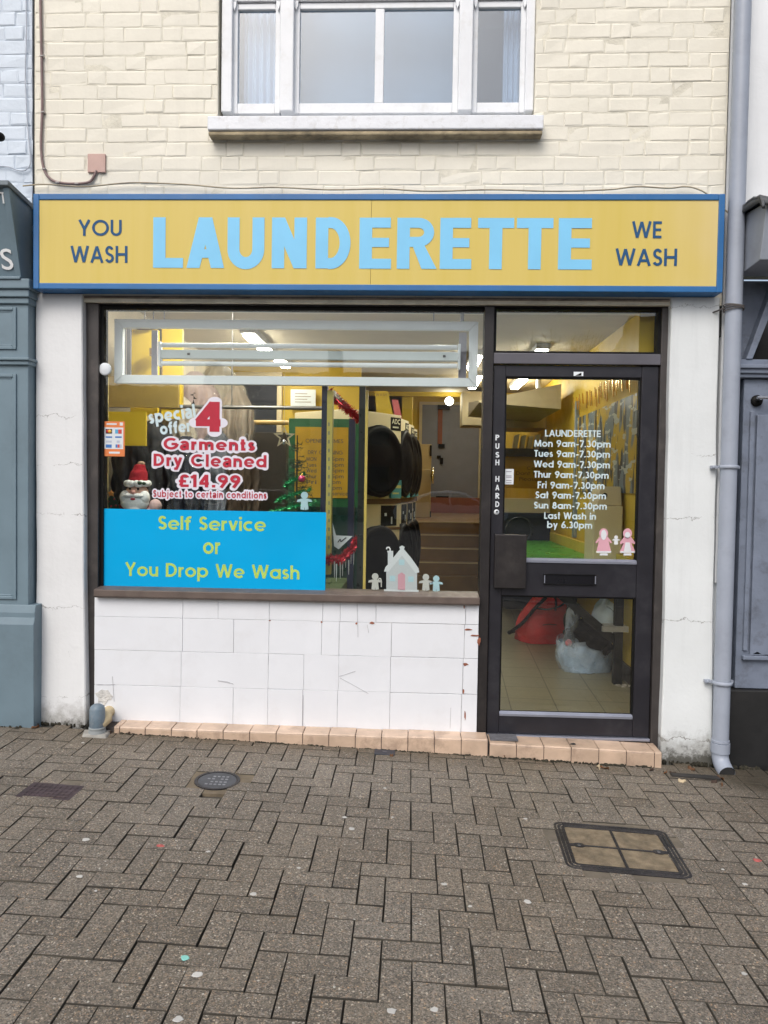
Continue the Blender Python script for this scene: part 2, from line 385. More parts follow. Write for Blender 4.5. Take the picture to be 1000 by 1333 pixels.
def block_letter(mb, ch, px0, py0, px1, py1, Y):
    """heavy poster capitals, each fitted to its own box of the photo"""
    x0, x1, z0, z1 = pxrect(px0, py0, px1, py1, Y); H = z1-z0; w = (x1-x0)/H; h, k = .125, .098; S = 2*h; A = 2*k
    R_, Pg = [], []
    if ch in 'LEDRNU' and ch != 'U': R_.append(([(h, 0), (h, 1)], S))
    if ch == 'L': R_.append(([(S, k), (w, k)], A))
    if ch == 'E': R_ += [([(S, k), (w, k)], A), ([(S, .515), (w-.045, .515)], A*.92), ([(S, 1-k), (w-.015, 1-k)], A)]
    if ch == 'T': R_ += [([(0, 1-k), (w, 1-k)], A), ([(w/2, 0), (w/2, 1-A)], S)]
    if ch == 'U': R_.append(([(h, 1), (h, .37)]+arc(w/2, .37, w/2-h, .37-k, 180, 360, 20)+[(w-h, 1)], S*.96))
    if ch == 'N': R_.append(([(w-h, 0), (w-h, 1)], S)); Pg.append([(.0, 1), (.26, 1), (w, 0), (w-.26, 0)])
    if ch == 'A': Pg += [[(0, 0), (.265, 0), (w/2+.135, 1), (w/2-.135, 1)], [(w-.265, 0), (w, 0), (w/2+.135, 1), (w/2-.135, 1)], [(.2, .20), (w-.2, .20), (w-.25, .37), (.25, .37)]]
    if ch == 'D': R_.append(([(S, 1-k), (.30, 1-k)]+arc(.30, .5, w-h-.30, .5-k, 90, -90, 22)+[(S, k)], A*1.1))
    if ch == 'R': R_.append(([(S, 1-k), (w*.55, 1-k)]+arc(w*.55, .715, w*.41-k, .285-k, 90, -90, 16)+[(S, .43+k)], A)); Pg.append([(w*.40, .46), (w*.70, .48), (w+.03, 0), (w-.27, 0)])
    q = 0
    for pl, wd in R_:
        L, Q = ribbon(pl, wd); n = len(L); yy = Y-q*.0002; q += 1
        mb.add([(x0+p.x*H, yy, z0+p.y*H) for p in L]+[(x0+p.x*H, yy, z0+p.y*H) for p in Q], [(i, i+n, i+n+1, i+1) for i in range(n-1)])
    for pl in Pg:
        yy = Y-q*.0002; q += 1; mb.add([(x0+a*H, yy, z0+b_*H) for a, b_ in pl], [list(range(len(pl)))])
# ------------------------------------------------------------------ palette
M_cream = wallpaint('cream_paint', (.765, .73, .62), streak=.13, bump=.34)
M_creamjoint = mat('cream_joint', (.68, .645, .535), .8, var=.18, vs=9, bump=.4)
M_bluewall = wallpaint('pale_blue_paint', (.60, .67, .745), streak=.22, bump=.5)
M_bluejoint = mat('blue_joint', (.50, .565, .64), .8, var=.3, vs=9)
M_gap = mat('dark_gap', (.03, .03, .03), .9)
M_render = wallpaint('white_render', (.76, .78, .79), streak=.25, bump=.35)
M_pilL = wallpaint('pilaster_paint', (.73, .74, .74), base=.22, streak=.14, bump=.35, cracks=[(1.62, -1.95, -1.66, .004), (1.33, -1.95, -1.62, .005), (.78, -1.95, -1.62, .005), (.25, -1.95, -1.62, .006), (1.9, -1.95, -1.7, .003)])
M_pilR = wallpaint('pilaster_paint_right', (.70, .73, .73), base=.15, streak=.26, bump=.35, cracks=[(2.56, 1.7, 2.0, .005), (1.37, 1.7, 2.02, .006), (.78, 1.7, 2.02, .006), (.10, 1.7, 2.05, .008), (1.73, 1.85, 2.0, .004)])
M_white = mat('white_gloss', (.73, .75, .77), .4, var=.05, bump=.15, bs=40, grime=.35, gcol=(.45, .43, .38), gs=9)
M_sill = mat('sill_paint', (.74, .76, .79), .45, var=.05, bump=.3, bs=25, grime=.5, gcol=(.35, .32, .26), gs=14)
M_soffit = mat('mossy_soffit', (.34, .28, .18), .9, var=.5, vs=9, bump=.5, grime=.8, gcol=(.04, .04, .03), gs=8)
M_wood = mat('weathered_timber', (.20, .17, .145), .8, var=.35, vs=14, bump=.6, bs=30, grime=.7, gcol=(.05, .045, .04), gs=9)
M_frame = mat('bronze_aluminium', (.020, .017, .017), .42, .1, var=.2, vs=8, bump=.03, grime=.25, gcol=(.10, .09, .08), gs=5)
M_frame2 = mat('door_aluminium', (.020, .0195, .025), .38, .12, var=.15, vs=6, bump=.03, grime=.2, gcol=(.09, .09, .09), gs=6)
M_frame3 = mat('worn_bronze', (.055, .049, .047), .45, .25, var=.2, vs=8, grime=.35, gcol=(.17, .15, .13), gs=6)
M_ali = mat('aluminium_trim', (.34, .36, .43), .32, .6, var=.1)
M_brownsill = mat('brown_sill', (.125, .095, .08), .5, .1, var=.2, vs=9, grime=.4, gcol=(.2, .17, .14), gs=6)
M_black = mat('black', (.008, .008, .008), .6, spec=.15)
M_glass = glass('shop_glass', r0=.044, smear=.0015)
M_glassup = glass('upper_glass', (.80, .88, .94), .12, smear=.02)
M_tile = mat('peach_tile', (.53, .39, .285), .38, var=.2, vs=6, bump=.12, grime=.8, gcol=(.22, .15, .11), gs=7)
M_grout = mat('dark_grout', (.06, .05, .045), .9)
M_paint_tile = mat('white_painted_tile', (.735, .755, .785), .42, var=.03, vs=3, bump=.12, bs=30, grime=.16, gcol=(.50, .48, .46), gs=5)
M_tilejoint = mat('tile_joint', (.52, .52, .52), .8, var=.4, vs=12)
M_rust = mat('bare_brick_chip', (.26, .09, .05), .9, var=.4, vs=30)
M_slate = mat('slate_blue_paint', (.15, .215, .255), .5, var=.08, vs=4, bump=.08, bs=30, grime=.2, gcol=(.06, .08, .09), gs=6)
M_lilac = mat('lilac_grey_paint', (.32, .355, .42), .42, var=.06, vs=5, bump=.06, grime=.2, gcol=(.16, .17, .19), gs=8)
M_bluegrey = mat('flaking_blue_grey_paint', (.17, .20, .26), .55, var=.15, vs=6, bump=.4, bs=20, grime=.75, gcol=(.07, .075, .09), gs=9)
M_lead = mat('lead_flashing', (.075, .08, .085), .6, .3, var=.3, vs=8, bump=.5, bs=14)
M_whitevinyl = mat('white_vinyl', (.78, .82, .84), .4, var=.03)

# ------------------------------------------------------------------ ground, road, pavement
def heightgrid(name, xs, ys, fn, m, kind='structure'):
    mb = MB(); nx = len(xs)
    mb.add([(x, y, fn(x, y)) for y in ys for x in xs], [(j*nx+i, j*nx+i+1, (j+1)*nx+i+1, (j+1)*nx+i) for j in range(len(ys)-1) for i in range(nx-1)])
    return tag(mb.build(name, m), kind=kind)
M_sand = mat('joint_sand', (.046, .040, .030), .95, var=.55, vs=4, bump=.5)
M_tarmac = mat('tarmac', (.055, .055, .057), .8, var=.25, vs=9, bump=.5, bs=150, grime=.3, gcol=(.03, .03, .03))
xs = [-150, -60, -30, -15, -9, -5, -2.5, 0, 2.5, 5, 9, 15, 30, 60, 150]
heightgrid('ground', xs, [-160, -80, -50, -40, -30, -20, -12, -7, -6.2, -5, -3, -1.5, -.05], lambda x, y: gz(x, y)-.018-(.13 if y <= -6.5 else 0), M_sand)
heightgrid('ground', xs, [-.05, 2, 20, 60, 160], lambda x, y: -.42, M_sand)
heightgrid('road', [-60, -30, -15, -9, -5, 0, 5, 9, 15, 30, 60], [-27, -20, -16, -13, -11, -9, -7, -6.6], lambda x, y: gz(x, min(y, -7))-.142, M_tarmac)
M_kerb = mat('kerb_concrete', (.26, .25, .23), .85, var=.2, vs=9, bump=.4)
kb = MB()
for i in range(-10, 11):
    a, b_ = i*.915, i*.915+.905
    kb.hexa([(a, -6.62, gz(a, -6.5)-.2), (b_, -6.62, gz(b_, -6.5)-.2), (b_, -6.48, gz(b_, -6.5)-.2), (a, -6.48, gz(a, -6.5)-.2),
             (a, -6.62, gz(a, -6.5)+.004), (b_, -6.62, gz(b_, -6.5)+.004), (b_, -6.48, gz(b_, -6.5)+.004), (a, -6.48, gz(a, -6.5)+.004)])
tag(kb.build('kerb', M_kerb, bevel=.012), kind='structure')

def paver_mat():
    M = bpy.data.materials.new('concrete_paver'); b = NB(M); p = b.pos()
    a = b.n('Attribute', attribute_name='rnd').outputs['Fac']
    c = b.mix(a, (.128, .105, .076), (.202, .170, .128))
    c = b.mix(b.ramp(b.noise(1.1, p, 4), .35, .68), c, b.mix(a, (.142, .126, .103), (.208, .188, .158)))
    c = b.mix(b.m('MULTIPLY', b.ramp(b.noise(60, p, 5, .7), .42, .62), .5), c, (.06, .052, .043))
    v = b.n('TexVoronoi', {'Vector': b.n('MixRGB', {0: .012, 1: p, 2: b.n('TexNoise', {'Vector': p, 'Scale': 220.0}).outputs['Color']}, blend_type='ADD'), 'Scale': 112.0}); vc = b.n('SeparateColor', {0: v.outputs['Color']})
    inside = b.m('LESS_THAN', v.outputs['Distance'], b.n('MapRange', {0: vc.outputs[2], 3: .12, 4: .46}).outputs[0])
    pick = b.m('MULTIPLY', inside, b.m('GREATER_THAN', vc.outputs[0], .70))
    chip = b.mix(vc.outputs[1], (.58, .53, .43), (.40, .24, .12))
    c = b.mix(b.m('MULTIPLY', pick, .85), c, chip)
    dark = b.m('MULTIPLY', inside, b.m('LESS_THAN', vc.outputs[0], .2))
    c = b.mix(b.m('MULTIPLY', dark, .8), c, (.03, .027, .025))
    v3 = b.n('TexVoronoi', {'Vector': p, 'Scale': 230.0}); vc3 = b.n('SeparateColor', {0: v3.outputs['Color']})
    c = b.mix(b.m('MULTIPLY', b.m('GREATER_THAN', vc3.outputs[0], .75), .45), c, b.mix(vc3.outputs[1], (.42, .39, .34), (.30, .20, .12)))
    c = b.mix(b.m('MULTIPLY', b.m('LESS_THAN', vc3.outputs[0], .25), .55), c, (.035, .030, .024))
    v2 = b.n('TexVoronoi', {'Vector': p, 'Scale': 60.0}); vc2 = b.n('SeparateColor', {0: v2.outputs['Color']})
    big = b.m('MULTIPLY', b.m('LESS_THAN', v2.outputs['Distance'], .22), b.m('GREATER_THAN', vc2.outputs[0], .93))
    c = b.mix(b.m('MULTIPLY', big, .8), c, (.52, .50, .44))
    # worn damp band along the foot of the shop front
    xyz = b.n('SeparateXYZ', {0: p})
    k = b.ramp(b.m('ADD', xyz.outputs[1], b.m('MULTIPLY', b.m('SUBTRACT', b.noise(3, p, 6), .5), .6)), -.32, .05)
    c = b.mix(b.m('MULTIPLY', k, .6), c, (.080, .060, .032))
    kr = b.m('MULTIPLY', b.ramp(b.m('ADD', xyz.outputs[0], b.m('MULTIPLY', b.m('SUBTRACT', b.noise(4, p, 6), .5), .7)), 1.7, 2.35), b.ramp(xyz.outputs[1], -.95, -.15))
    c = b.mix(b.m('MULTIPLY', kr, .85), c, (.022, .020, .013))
    h = b.m('ADD', b.noise(170, p, 5, .65), b.m('MULTIPLY', pick, .5))
    pr = b.n('BsdfPrincipled', {'Base Color': c, 'Roughness': b.n('MapRange', {0: b.noise(2.2, p, 5), 1: .35, 2: .65, 3: .48, 4: .78}).outputs[0], 'Specular IOR Level': .45})
    b.set(pr.inputs['Normal'], b.n('Bump', {'Height': h, 'Strength': .55, 'Distance': .004}))
    b.out(pr); return M
M_paver = paver_mat()
COVERS = []           # footprints (x, y centre, half sizes) left free of pavers
GA = .006
def grid_pt(i, j):
    x, y = .1*i, -.1*j
    return x*math.cos(GA)-y*math.sin(GA), x*math.sin(GA)+y*math.cos(GA)-1.757
# covers in the pavement, measured in the photo
mx = [G(*p) for p in ((720, 1069), (862, 1082), (909, 1145), (737, 1131))]
MAN = (sum(p[0] for p in mx)/4, sum(p[1] for p in mx)/4, .248, .215)
_w = G(283, 1016); WAT = (_w[0], _w[1], .118)
_r = G(66, 1030); GRT = (_r[0], _r[1], .115, .075)
_k = G(501, 979); PLT = (_k[0], -.137, .055, .032)
def pavement():
    vs = []; fs = []; rn = []; mi = []
    for n in range(-40, 75):
        for mm in range(-45, 45):
            for kind in (0, 1):
                i, j = (n+1+4*mm, n) if kind == 0 else (n+4*mm, n)
                a, b_ = (2, 1) if kind == 0 else (1, 2)
                cx, cy = grid_pt(i+a/2, j+b_/2)
                if not (-5.2 < cx < 6.2 and -6.38 < cy < -.02): continue
                if abs(cx-MAN[0]) < MAN[2]-.0 and abs(cy-MAN[1]) < MAN[3]-.0: continue
                if math.hypot(cx-WAT[0], cy-WAT[1]) < .12: continue
                if abs(cx-GRT[0]) < GRT[2]-.03 and abs(cy-GRT[1]) < GRT[3]-.03: continue
                g = rng.uniform(.0010, .0021); dz = rng.gauss(0, .0011); tx = rng.gauss(0, .006); ty = rng.gauss(0, .006)
                ox, oy = rng.gauss(0, .0010), rng.gauss(0, .0010); ra = rng.gauss(0, .006)
                o = len(vs)
                for (e, h) in ((g, -.017), (g+.0004, -.0032), (g+.0018, 0)):
                    for (u, v) in ((0, 1), (1, 1), (1, 0), (0, 0)):
                        lx = (u-.5)*(a*.1-2*e); ly = (.5-v)*(b_*.1-2*e)
                        lx, ly = lx-ra*ly, ly+ra*lx
                        x, y = cx+lx+ox, cy+ly+oy
                        vs.append((x, y, gz(x, y)+h+dz+tx*lx+ty*ly))
                for lv in (0, 4):
                    for k in range(4): fs.append((o+lv+k, o+lv+(k+1) % 4, o+lv+4+(k+1) % 4, o+lv+4+k)); mi.append(1)
                fs.append((o+8, o+9, o+10, o+11)); mi.append(0)
                r = min(1, max(0, rng.gauss(.45, .26))); rn += [r]*12
    me = bpy.data.meshes.new('pavement'); me.from_pydata(vs, [], fs); me.materials.append(M_paver); me.materials.append(M_sand); me.polygons.foreach_set('material_index', mi)
    me.attributes.new('rnd', 'FLOAT', 'POINT').data.foreach_set('value', rn); me.update()
    o = bpy.data.objects.new('pavement', me); COL.objects.link(o); return tag(o, kind='structure')
pavement()

# ------------------------------------------------------------------ brickwork
def bricks(mb, mj, x0, x1, z0, rows, Y, course=.0815, hole=None, st=.232, hd=.112, seed=1, jag=0):
    r = random.Random(seed)
    for k in range(rows):
        za, zb = z0+k*course, z0+(k+1)*course
        x = x0-(r.uniform(.02, .08) if k % 2 else r.uniform(.16, .21)); t = k % 2; first = True
        while x < x1:
            L = (st if t == 0 else hd)*r.uniform(.93, 1.07); t = 1-t
            if r.random() < .10: t = 1-t
            a, b_ = max(x, x0+(r.uniform(0, jag) if jag else 0)), min(x+L, x1-(r.uniform(0, jag) if jag else 0)); x += L
            segs = [(a, b_)]
            if hole and zb > hole[2]+.01 and za < hole[3]:
                segs = []
                if a < hole[0]: segs.append((a, min(b_, hole[0])))
                if b_ > hole[1]: segs.append((max(a, hole[1]), b_))
            for (p, q) in segs:
                if q-p < .03: continue
                g = r.uniform(.0012, .0034); c = r.uniform(.005, .011); dy = r.gauss(0, .0009)
                j = lambda s_=.0016: r.gauss(0, s_)
                o = []
                for (e, y) in ((g, Y+.010), (g, Y+.0017+dy*.5), (g+c, Y+dy)):
                    for (u, v) in ((p+e, za+e), (q-e, za+e), (q-e, zb-e), (p+e, zb-e)):
                        o.append((u+j(), y+(j(.0009) if y < Y+.009 else 0), v+j()))
                mb.smooth = False
                mb.add(o, [(i+l, (i+1) % 4+l, (i+1) % 4+l+4, i+l+4) for l in (0, 4) for i in range(4)]+[(8, 9, 10, 11)])

# ------------------------------------------------------------------ the launderette building
B = thing('launderette_building', 'cream painted brick shop with white pilasters, dark framed shop window and glazed door', 'shop building', (0, 0, 0))
WX0, WX1 = -1.957, 2.004
wz0 = W(60, 74, .02)[1]-17*.0815        # a mortar line of the photo sets the courses
HOLE = (W(284, 80, .02)[0], W(697, 80, .02)[0], W(480, 160, .02)[1], 5.05)
mb = MB(); bricks(mb, None, WX0, WX1, wz0, 33, .02, hole=HOLE, seed=5, jag=.006)
up = mb.build('brick_wall', M_cream, B)
mb = MB()                                 # mortar bed and wall core round the window opening
for (a, b_, c, d) in ((WX0, HOLE[0], wz0-.02, 5.3), (HOLE[1], WX1, wz0-.02, 5.3), (HOLE[0], HOLE[1], wz0-.02, HOLE[2]), (HOLE[0], HOLE[1], HOLE[3], 5.3)):
    mb.box(a, b_, .0222, .28, c, d)
mb.build('mortar', M_creamjoint, B)
for a, b_ in ((WX0-.03, WX0-.001), (WX1+.001, WX1+.03)):
    mb = MB(); mb.box(a, b_, .035, .3, 2.4, 5.3); mb.build('party_joint', M_gap, B)
mb = MB()
mb.add([(-2.0, .28, 5.3), (2.05, .28, 5.3), (2.05, 4.5, 7.4), (-2.0, 4.5, 7.4)], [(0, 1, 2, 3)]); mb.box(-2.0, 2.05, -.12, .3, 5.3, 5.42)
mb.box(WX0, WX0+.1, .3, 10, 2.9, 5.3); mb.box(WX1-.1, WX1, .3, 10, 3.6, 5.3)
mb.build('roof', mat('slate_roof', (.09, .09, .10), .7, var=.2), B)

# upper window
SZ = W(480, 148, .07)[1]
wn = MB(); yf = .055
xs_ = lambda px, Y=.055: W(px, 80, Y)[0]
wn.box(xs_(289), xs_(303), .04, .14, SZ, 5.02); wn.box(xs_(684), xs_(695.5), .04, .14, SZ, 5.02)
wn.box(xs_(365), xs_(383), .03, .15, SZ, 5.02); wn.box(xs_(597), xs_(615), .03, .15, SZ, 5.02)      # mullions
wn.box(xs_(303), xs_(684), .045, .14, 4.93, 5.02)
upw = wn.build('window_frame', M_white, B, bevel=.006)
def light(pxa, pxb, bars):
    s = MB(); a, b_ = xs_(pxa, .075), xs_(pxb, .075); zt = 4.305
    zb = W(480, 147.5, .075)[1]; zg = W(480, 134, .075)[1]
    t = .030 if bars is None else .032
    for (q0, q1, dy) in ((zb, zt, .0), (zt+.004, 4.93, -.022)):
        y0, y1 = .072+dy*.0+(0 if dy == 0 else -.014), .112
        s.box(a, a+t, y0, y1, q0, q1); s.box(b_-t, b_, y0, y1, q0, q1)
        bt = zg-zb if dy == 0 else .05
        s.box(a+t, b_-t, y0+.002, y1, q0, q0+bt); s.box(a+t, b_-t, y0+.002, y1, q1-.035, q1)
        if bars:
            m_ = xs_(bars, .075); s.box(m_-.026, m_+.026, y0+.004, y1-.004, q0+bt, q1-.035)
    f = s.build('sash', M_white, B, bevel=.004)
    g = MB(); g.box(a+t-.005, b_-t+.005, .092, .094, zb+.02, 4.9); 
    g.build('pane', M_glassup, f)
    for x in (a+.012, b_-.012):
        h = MB(); h.prism([(x-.012, zt), (x+.012, zt), (x+.008, zt-.03), (x, zt-.05), (x-.008, zt-.03)], .055, .0715); h.build('horn', M_white, f)
light(303, 365, None); light(383, 597, 494); light(615, 684, None)
s = MB(); sx0, sx1 = W(270, 158, -.06)[0], W(708, 158, -.06)[0]; st_, sb_ = W(480, 148.5, -.06)[1], W(480, 168, -.06)[1]
s.xprism([(-.06, sb_), (-.06, st_-.006), (.135, st_+.012), (.135, sb_-.012), (-.03, sb_-.004)], sx0, sx1)
s.build('window_sill', M_sill, B, bevel=.006)
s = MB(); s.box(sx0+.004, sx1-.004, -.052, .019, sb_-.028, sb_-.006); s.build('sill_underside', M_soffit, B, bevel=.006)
s = MB(); s.box(HOLE[0]-.01, HOLE[1]+.01, 1.6, 1.62, HOLE[2]-.1, 5.1); s.box(HOLE[0]-.02, HOLE[1]+.02, .15, 1.6, 5.06, 5.08); s.box(HOLE[0]-.02, HOLE[1]+.02, .15, 1.6, HOLE[2]-.12, HOLE[2]-.1)
s.box(HOLE[0]-.03, HOLE[0]-.02, .15, 1.6, HOLE[2]-.1, 5.06); s.box(HOLE[1]+.02, HOLE[1]+.03, .15, 1.6, HOLE[2]-.1, 5.06)
s.build('upstairs_room', mat('upstairs_wall', (.24, .29, .34), .9), B)
M_net = mat('net_curtain', (.50, .54, .62), .9, var=.06)
def curtain(px0, px1, Y, name, lab, waves=9, amp=.012):
    c = MB(); a, b_ = W(px0, 80, Y)[0], W(px1, 80, Y)[0]
    c.grid(lambda u, v: (a+(b_-a)*u, Y+amp*math.sin(u*waves*2*math.pi+.6*math.sin(v*3))+.004*math.sin(u*37), SZ+.0+(5.0-SZ)*v), 90, 8)
    tag(c.build(name, M_net), lab, 'curtain')
curtain(318, 372, .19, 'net_curtain', 'white net curtain filling the narrow left light of the upstairs window', 6)
curtain(655, 690, .19, 'net_curtain', 'white gathered curtain at the right edge of the upstairs window', 5)
bl = MB(); bl.box(W(384, 80, .3)[0], W(600, 80, .3)[0], .30, .303, SZ-.02, 5.0)
tag(bl.build('window_blind', mat('blind_fabric', (.24, .30, .36), .9, var=.04)), 'plain grey blind drawn behind the wide middle light upstairs', 'blind')

# pilasters (old render, slightly out of true)
def pilaster(pts_front, m, zt, name='pilaster'):
    (x0b, x1b, zb), (x0t, x1t) = pts_front
    p = MB(); n = 14; rr = random.Random(int(abs(x0b)*1000))
    vs = []; fs = []
    for k in range(n+1):
        t = k/n; z = zb+(zt-zb)*t; q = (1-t)**6*.012
        a = x0b+(x0t-x0b)*t-q+rr.gauss(0, .0016); c = x1b+(x1t-x1b)*t+q+rr.gauss(0, .0016); y = -q+rr.gauss(0, .001)
        vs += [(a, .2, z), (a, y+.006, z), (a+.006, y, z), (c-.006, y, z), (c, y+.006, z), (c, .2, z)]
    for k in range(n):
        for i in range(5): fs.append((k*6+i, k*6+i+1, k*6+7+i, k*6+6+i))
    p.smooth = False; p.add(vs, fs); p.add(vs[-6:], [(0, 1, 2, 3, 4, 5)])
    return p.build(name, m, B)
ztop = 2.612
pilaster(((-1.931, -1.640, .03), (-1.942, -1.664)), M_pilL, ztop)
pilaster(((1.735, 2.012, -.14), (1.716, 1.985)), M_pilR, ztop)

# head timber, shop window frame
hz1, hz0 = 2.608, W(480, 390, .015)[1]
s = MB(); s.box(-1.66, 1.714, .012, .2, hz0, hz1); s.build('lintel', M_wood, B, bevel=.006)
xl0, xl1 = W(112, 600, .05)[0], W(128, 600, .05)[0]
xm0, xm1 = W(627.5, 600, .05)[0], W(640, 600, .05)[0]
xr0, xr1 = W(857, 600, .05)[0], W(872, 600, .05)[0]
zs = W(380, 768, .06)[1]        # glass foot
zh = W(380, 400, .06)[1]        # glass head
zt1, zt0 = W(750, 460, .05)[1], W(750, 474, .05)[1]  # transom rail
zdoor = .064
s = MB()
s.box(xl0, xl1, .05, .16, .07, hz0); s.build('frame_post', M_frame3, B, bevel=.004)
s = MB(); s.box(xm0, xm1, .045, .16, .04, zh+.01); s.build('frame_post', M_frame, B, bevel=.004)
s = MB(); s.box(xr0, xr1, .05, .17, .0, zh+.01); s.build('frame_post', M_frame3, B, bevel=.004)
s = MB(); s.box(xl1, xr1, .052, .16, zh+.010, hz0); s.build('frame_head', M_frame, B, bevel=.004)
s = MB(); s.box(xl1, xm0, .075, .14, zh-.012, zh+.0095); s.box(xl1, xl1+.02, .075, .14, zs, zh-.012); s.build('glazing_bead', M_black, B)
s = MB(); s.box(xl1+.005, xm0-.001, .092, .096, zs-.004, zh); s.build('shop_window_pane', M_glass, B)
s = MB(); s.xprism([(-.012, W(380, 781.5, -.012)[1]), (-.012, W(380, 773, -.012)[1]), (.14, zs+.004), (.14, zs-.06), (0, zs-.06)], xl1+.001, xm0-.001)
s.build('shop_window_sill', M_brownsill, B, bevel=.003)
s = MB(); s.box(xm1, xr0, .052, .15, zt0, zt1); s.build('transom_rail', mat('transom_aluminium', (.13, .125, .14), .36, .4, var=.1), B, bevel=.003)
s = MB(); s.frame(xm1+.001, xr0-.001, zt1, zh+.0095, .07, .14, .014); s.build('glazing_bead', M_black, B)
s = MB(); s.box(xm1+.012, xr0-.012, .094, .098, zt1+.012, zh-.002); s.build('transom_pane', M_glass, B)

# stall riser of painted tiles
rz1 = W(380, 783, .03)[1]+.004; rx0, rx1 = xl1-.012, xm0-.0015
s = MB(); s.box(rx0, rx1, .037, .16, .07, rz1); s.build('riser_backing', M_tilejoint, B)
rowz = [.085, .315, .56, .79, rz1]
pxrow = [[253, 340, 440, 512, 570, 603], [217, 300, 350, 440, 512, 570], [253, 340, 350, 420, 440, 603], [218, 300, 380, 420, 443, 530]]
def xpx(u): return W(100+u/1.852, 850, .03)[0]
cols = [[250, 378, 462, 546, 630, 757, 930], [252, 462, 548, 632, 757, 932], [255, 378, 463, 590, 632, 758, 934], [255, 340, 463, 592, 634, 720, 936]]
rows_px = [(306, 228), (228, 143), (143, 62), (62, 14)]
s = MB(); tr = random.Random(3)
for k, (zlo, zhi) in enumerate(((.10, None), (None, None), (None, None), (None, rz1))):
    za = .085 if k == 0 else W(100+400/1.852, 770+rows_px[k][0]/1.852+3, .03)[1]
    zb = rz1 if k == 3 else W(100+400/1.852, 770+rows_px[k][1]/1.852+3, .03)[1]
    e = [rx0]+[xpx(u) for u in cols[k]]+[rx1]
    for a, b_ in zip(e[:-1], e[1:]):
        g = tr.uniform(.0004, .0011) if b_ < xpx(925) else .0013
        j = [tr.gauss(0, .0006) for _ in range(6)]; y = .03+tr.gauss(0, .0005)
        s.hexa([(a+g, y+j[0], za+g+j[1]), (b_-g, y+j[2], za+g+j[3]), (b_-g, .0372, za+g), (a+g, .0372, za+g),
                (a+g, y+j[4], zb-g+j[5]), (b_-g, y+j[5], zb-g+j[0]), (b_-g, .0372, zb-g), (a+g, .0372, zb-g)])
s.build('stall_riser', M_paint_tile, B, bevel=.0012, seg=1)
def fleck(mb, px, py, w_, h_, Y, n=9, r=None):
    r = r or rng; x, z = W(px, py, Y)
    pts = [(x+w_/2*math.cos(2*math.pi*k/n)*r.uniform(.5, 1.2), z+h_/2*math.sin(2*math.pi*k/n)*r.uniform(.5, 1.2)) for k in range(n)]
    mb.prism(pts, Y-.0008, Y+.002)
s = MB()
for (u, v, w_, h_) in ((945, 92, .05, .012), (960, 106, .06, .012), (970, 120, .02, .05), (938, 176, .03, .02), (712, 76, .028, .016), (674, 77, .02, .012), (932, 240, .012, .03), (934, 35, .01, .03), (936, 300, .01, .06), (590, 74, .012, .012), (465, 70, .012, .008)):
    fleck(s, 100+u/1.852, 770+v/1.852, w_, h_, .0285)
s.build('chipped_paint', M_rust, B)
s = MB()
for path in (((632, 205), (672, 192)), ((634, 208), (660, 222), (703, 246)), ((700, 80), (704, 100)), ((340, 215), (362, 217), (378, 224)), ((341, 216), (376, 222)), ((676, 30), (678, 110)), ((50, 225), (92, 224)), ((86, 205), (90, 265)), ((50, 245), (70, 242)), ((545, 330), (546, 250)), ((902, 280), (900, 330))):
    p = [(lambda q: (q[0], .0286, q[1]))(W(100+u/1.852, 770+v/1.852, .0286)) for u, v in path]
    s.tube(p, .0013, 5)
s.build('scratch', mat('grey_scratch', (.46, .46, .48), .7), B)
# patched corner round the waste pipe
s = MB(); fleck(s, 134, 906, .11, .10, .0283, 14); s.build('patch', mat('rough_filler', (.62, .61, .58), .9, var=.2, vs=30, bump=1, bs=60), B)

# tiled step: one course of peach tiles
step = MB()
def step_run(px_edges, yfront, yback, zt_fn, zb_fn, py, py_top):
    for a, b_ in zip(px_edges[:-1], px_edges[1:]):
        g = .0016; xa, xb = W(a, py, yfront)[0]+g, W(b_, py, yfront)[0]-g
        j = rng.gauss(0, .0012)
        zt_a, zt_b = zt_fn(xa)+j, zt_fn(xb)+j
        zba, zbb = gz(xa, yfront)-.04, gz(xb, yfront)-.04
        step.hexa([(xa, yfront, zba), (xb, yfront, zbb), (xb, yfront+.012, zbb), (xa, yfront+.012, zba),
                   (xa, yfront, zt_a-.004), (xb, yfront, zt_b-.004), (xb, yfront+.012, zt_b-.004), (xa, yfront+.012, zt_a-.004)])
        step.hexa([(xa, yfront-.0015, zt_a-.0035), (xb, yfront-.0015, zt_b-.0035), (xb, yback, zt_b+.003-.0035), (xa, yback, zt_a+.003-.0035),
                   (xa, yfront+.004, zt_a+.006), (xb, yfront+.004, zt_b+.006), (xb, yback, zt_b+.009), (xa, yback, zt_a+.009)])
tl = lambda x: .1005-(x+1.4)*.0065
edges = [100+u/1.852 for u in (103, 165, 228, 290, 353, 417, 481, 545, 608, 672, 735, 799, 863, 928, 992)]
step_run([126, 137]+[], -.09, .03, tl, None, 945, 0)
step_run([148]+edges, -.09, .03, tl, None, 950, 0)
dl = lambda x: .070-(x-.73)*.026
dsx = [600+u/3.333 for u in (124, 242, 361, 480, 600, 720, 842, 874)]
step_run(dsx, -.10, .05, dl, None, 975, 0)
step.build('tiled_step', M_tile, B, bevel=.003)
s = MB()
x0_, x1_ = W(126, 950, -.08)[0], W(636, 960, -.08)[0]
s.hexa([(x0_, -.086, gz(x0_, 0)-.05), (x1_, -.086, gz(x1_, 0)-.05), (x1_, .10, gz(x1_, 0)-.05), (x0_, .10, gz(x0_, 0)-.05), (x0_, -.086, tl(x0_)-.003), (x1_, -.086, tl(x1_)-.003), (x1_, .10, tl(x1_)-.003), (x0_, .10, tl(x0_)-.003)])
x0_, x1_ = W(638, 960, -.09)[0], W(861, 980, -.09)[0]
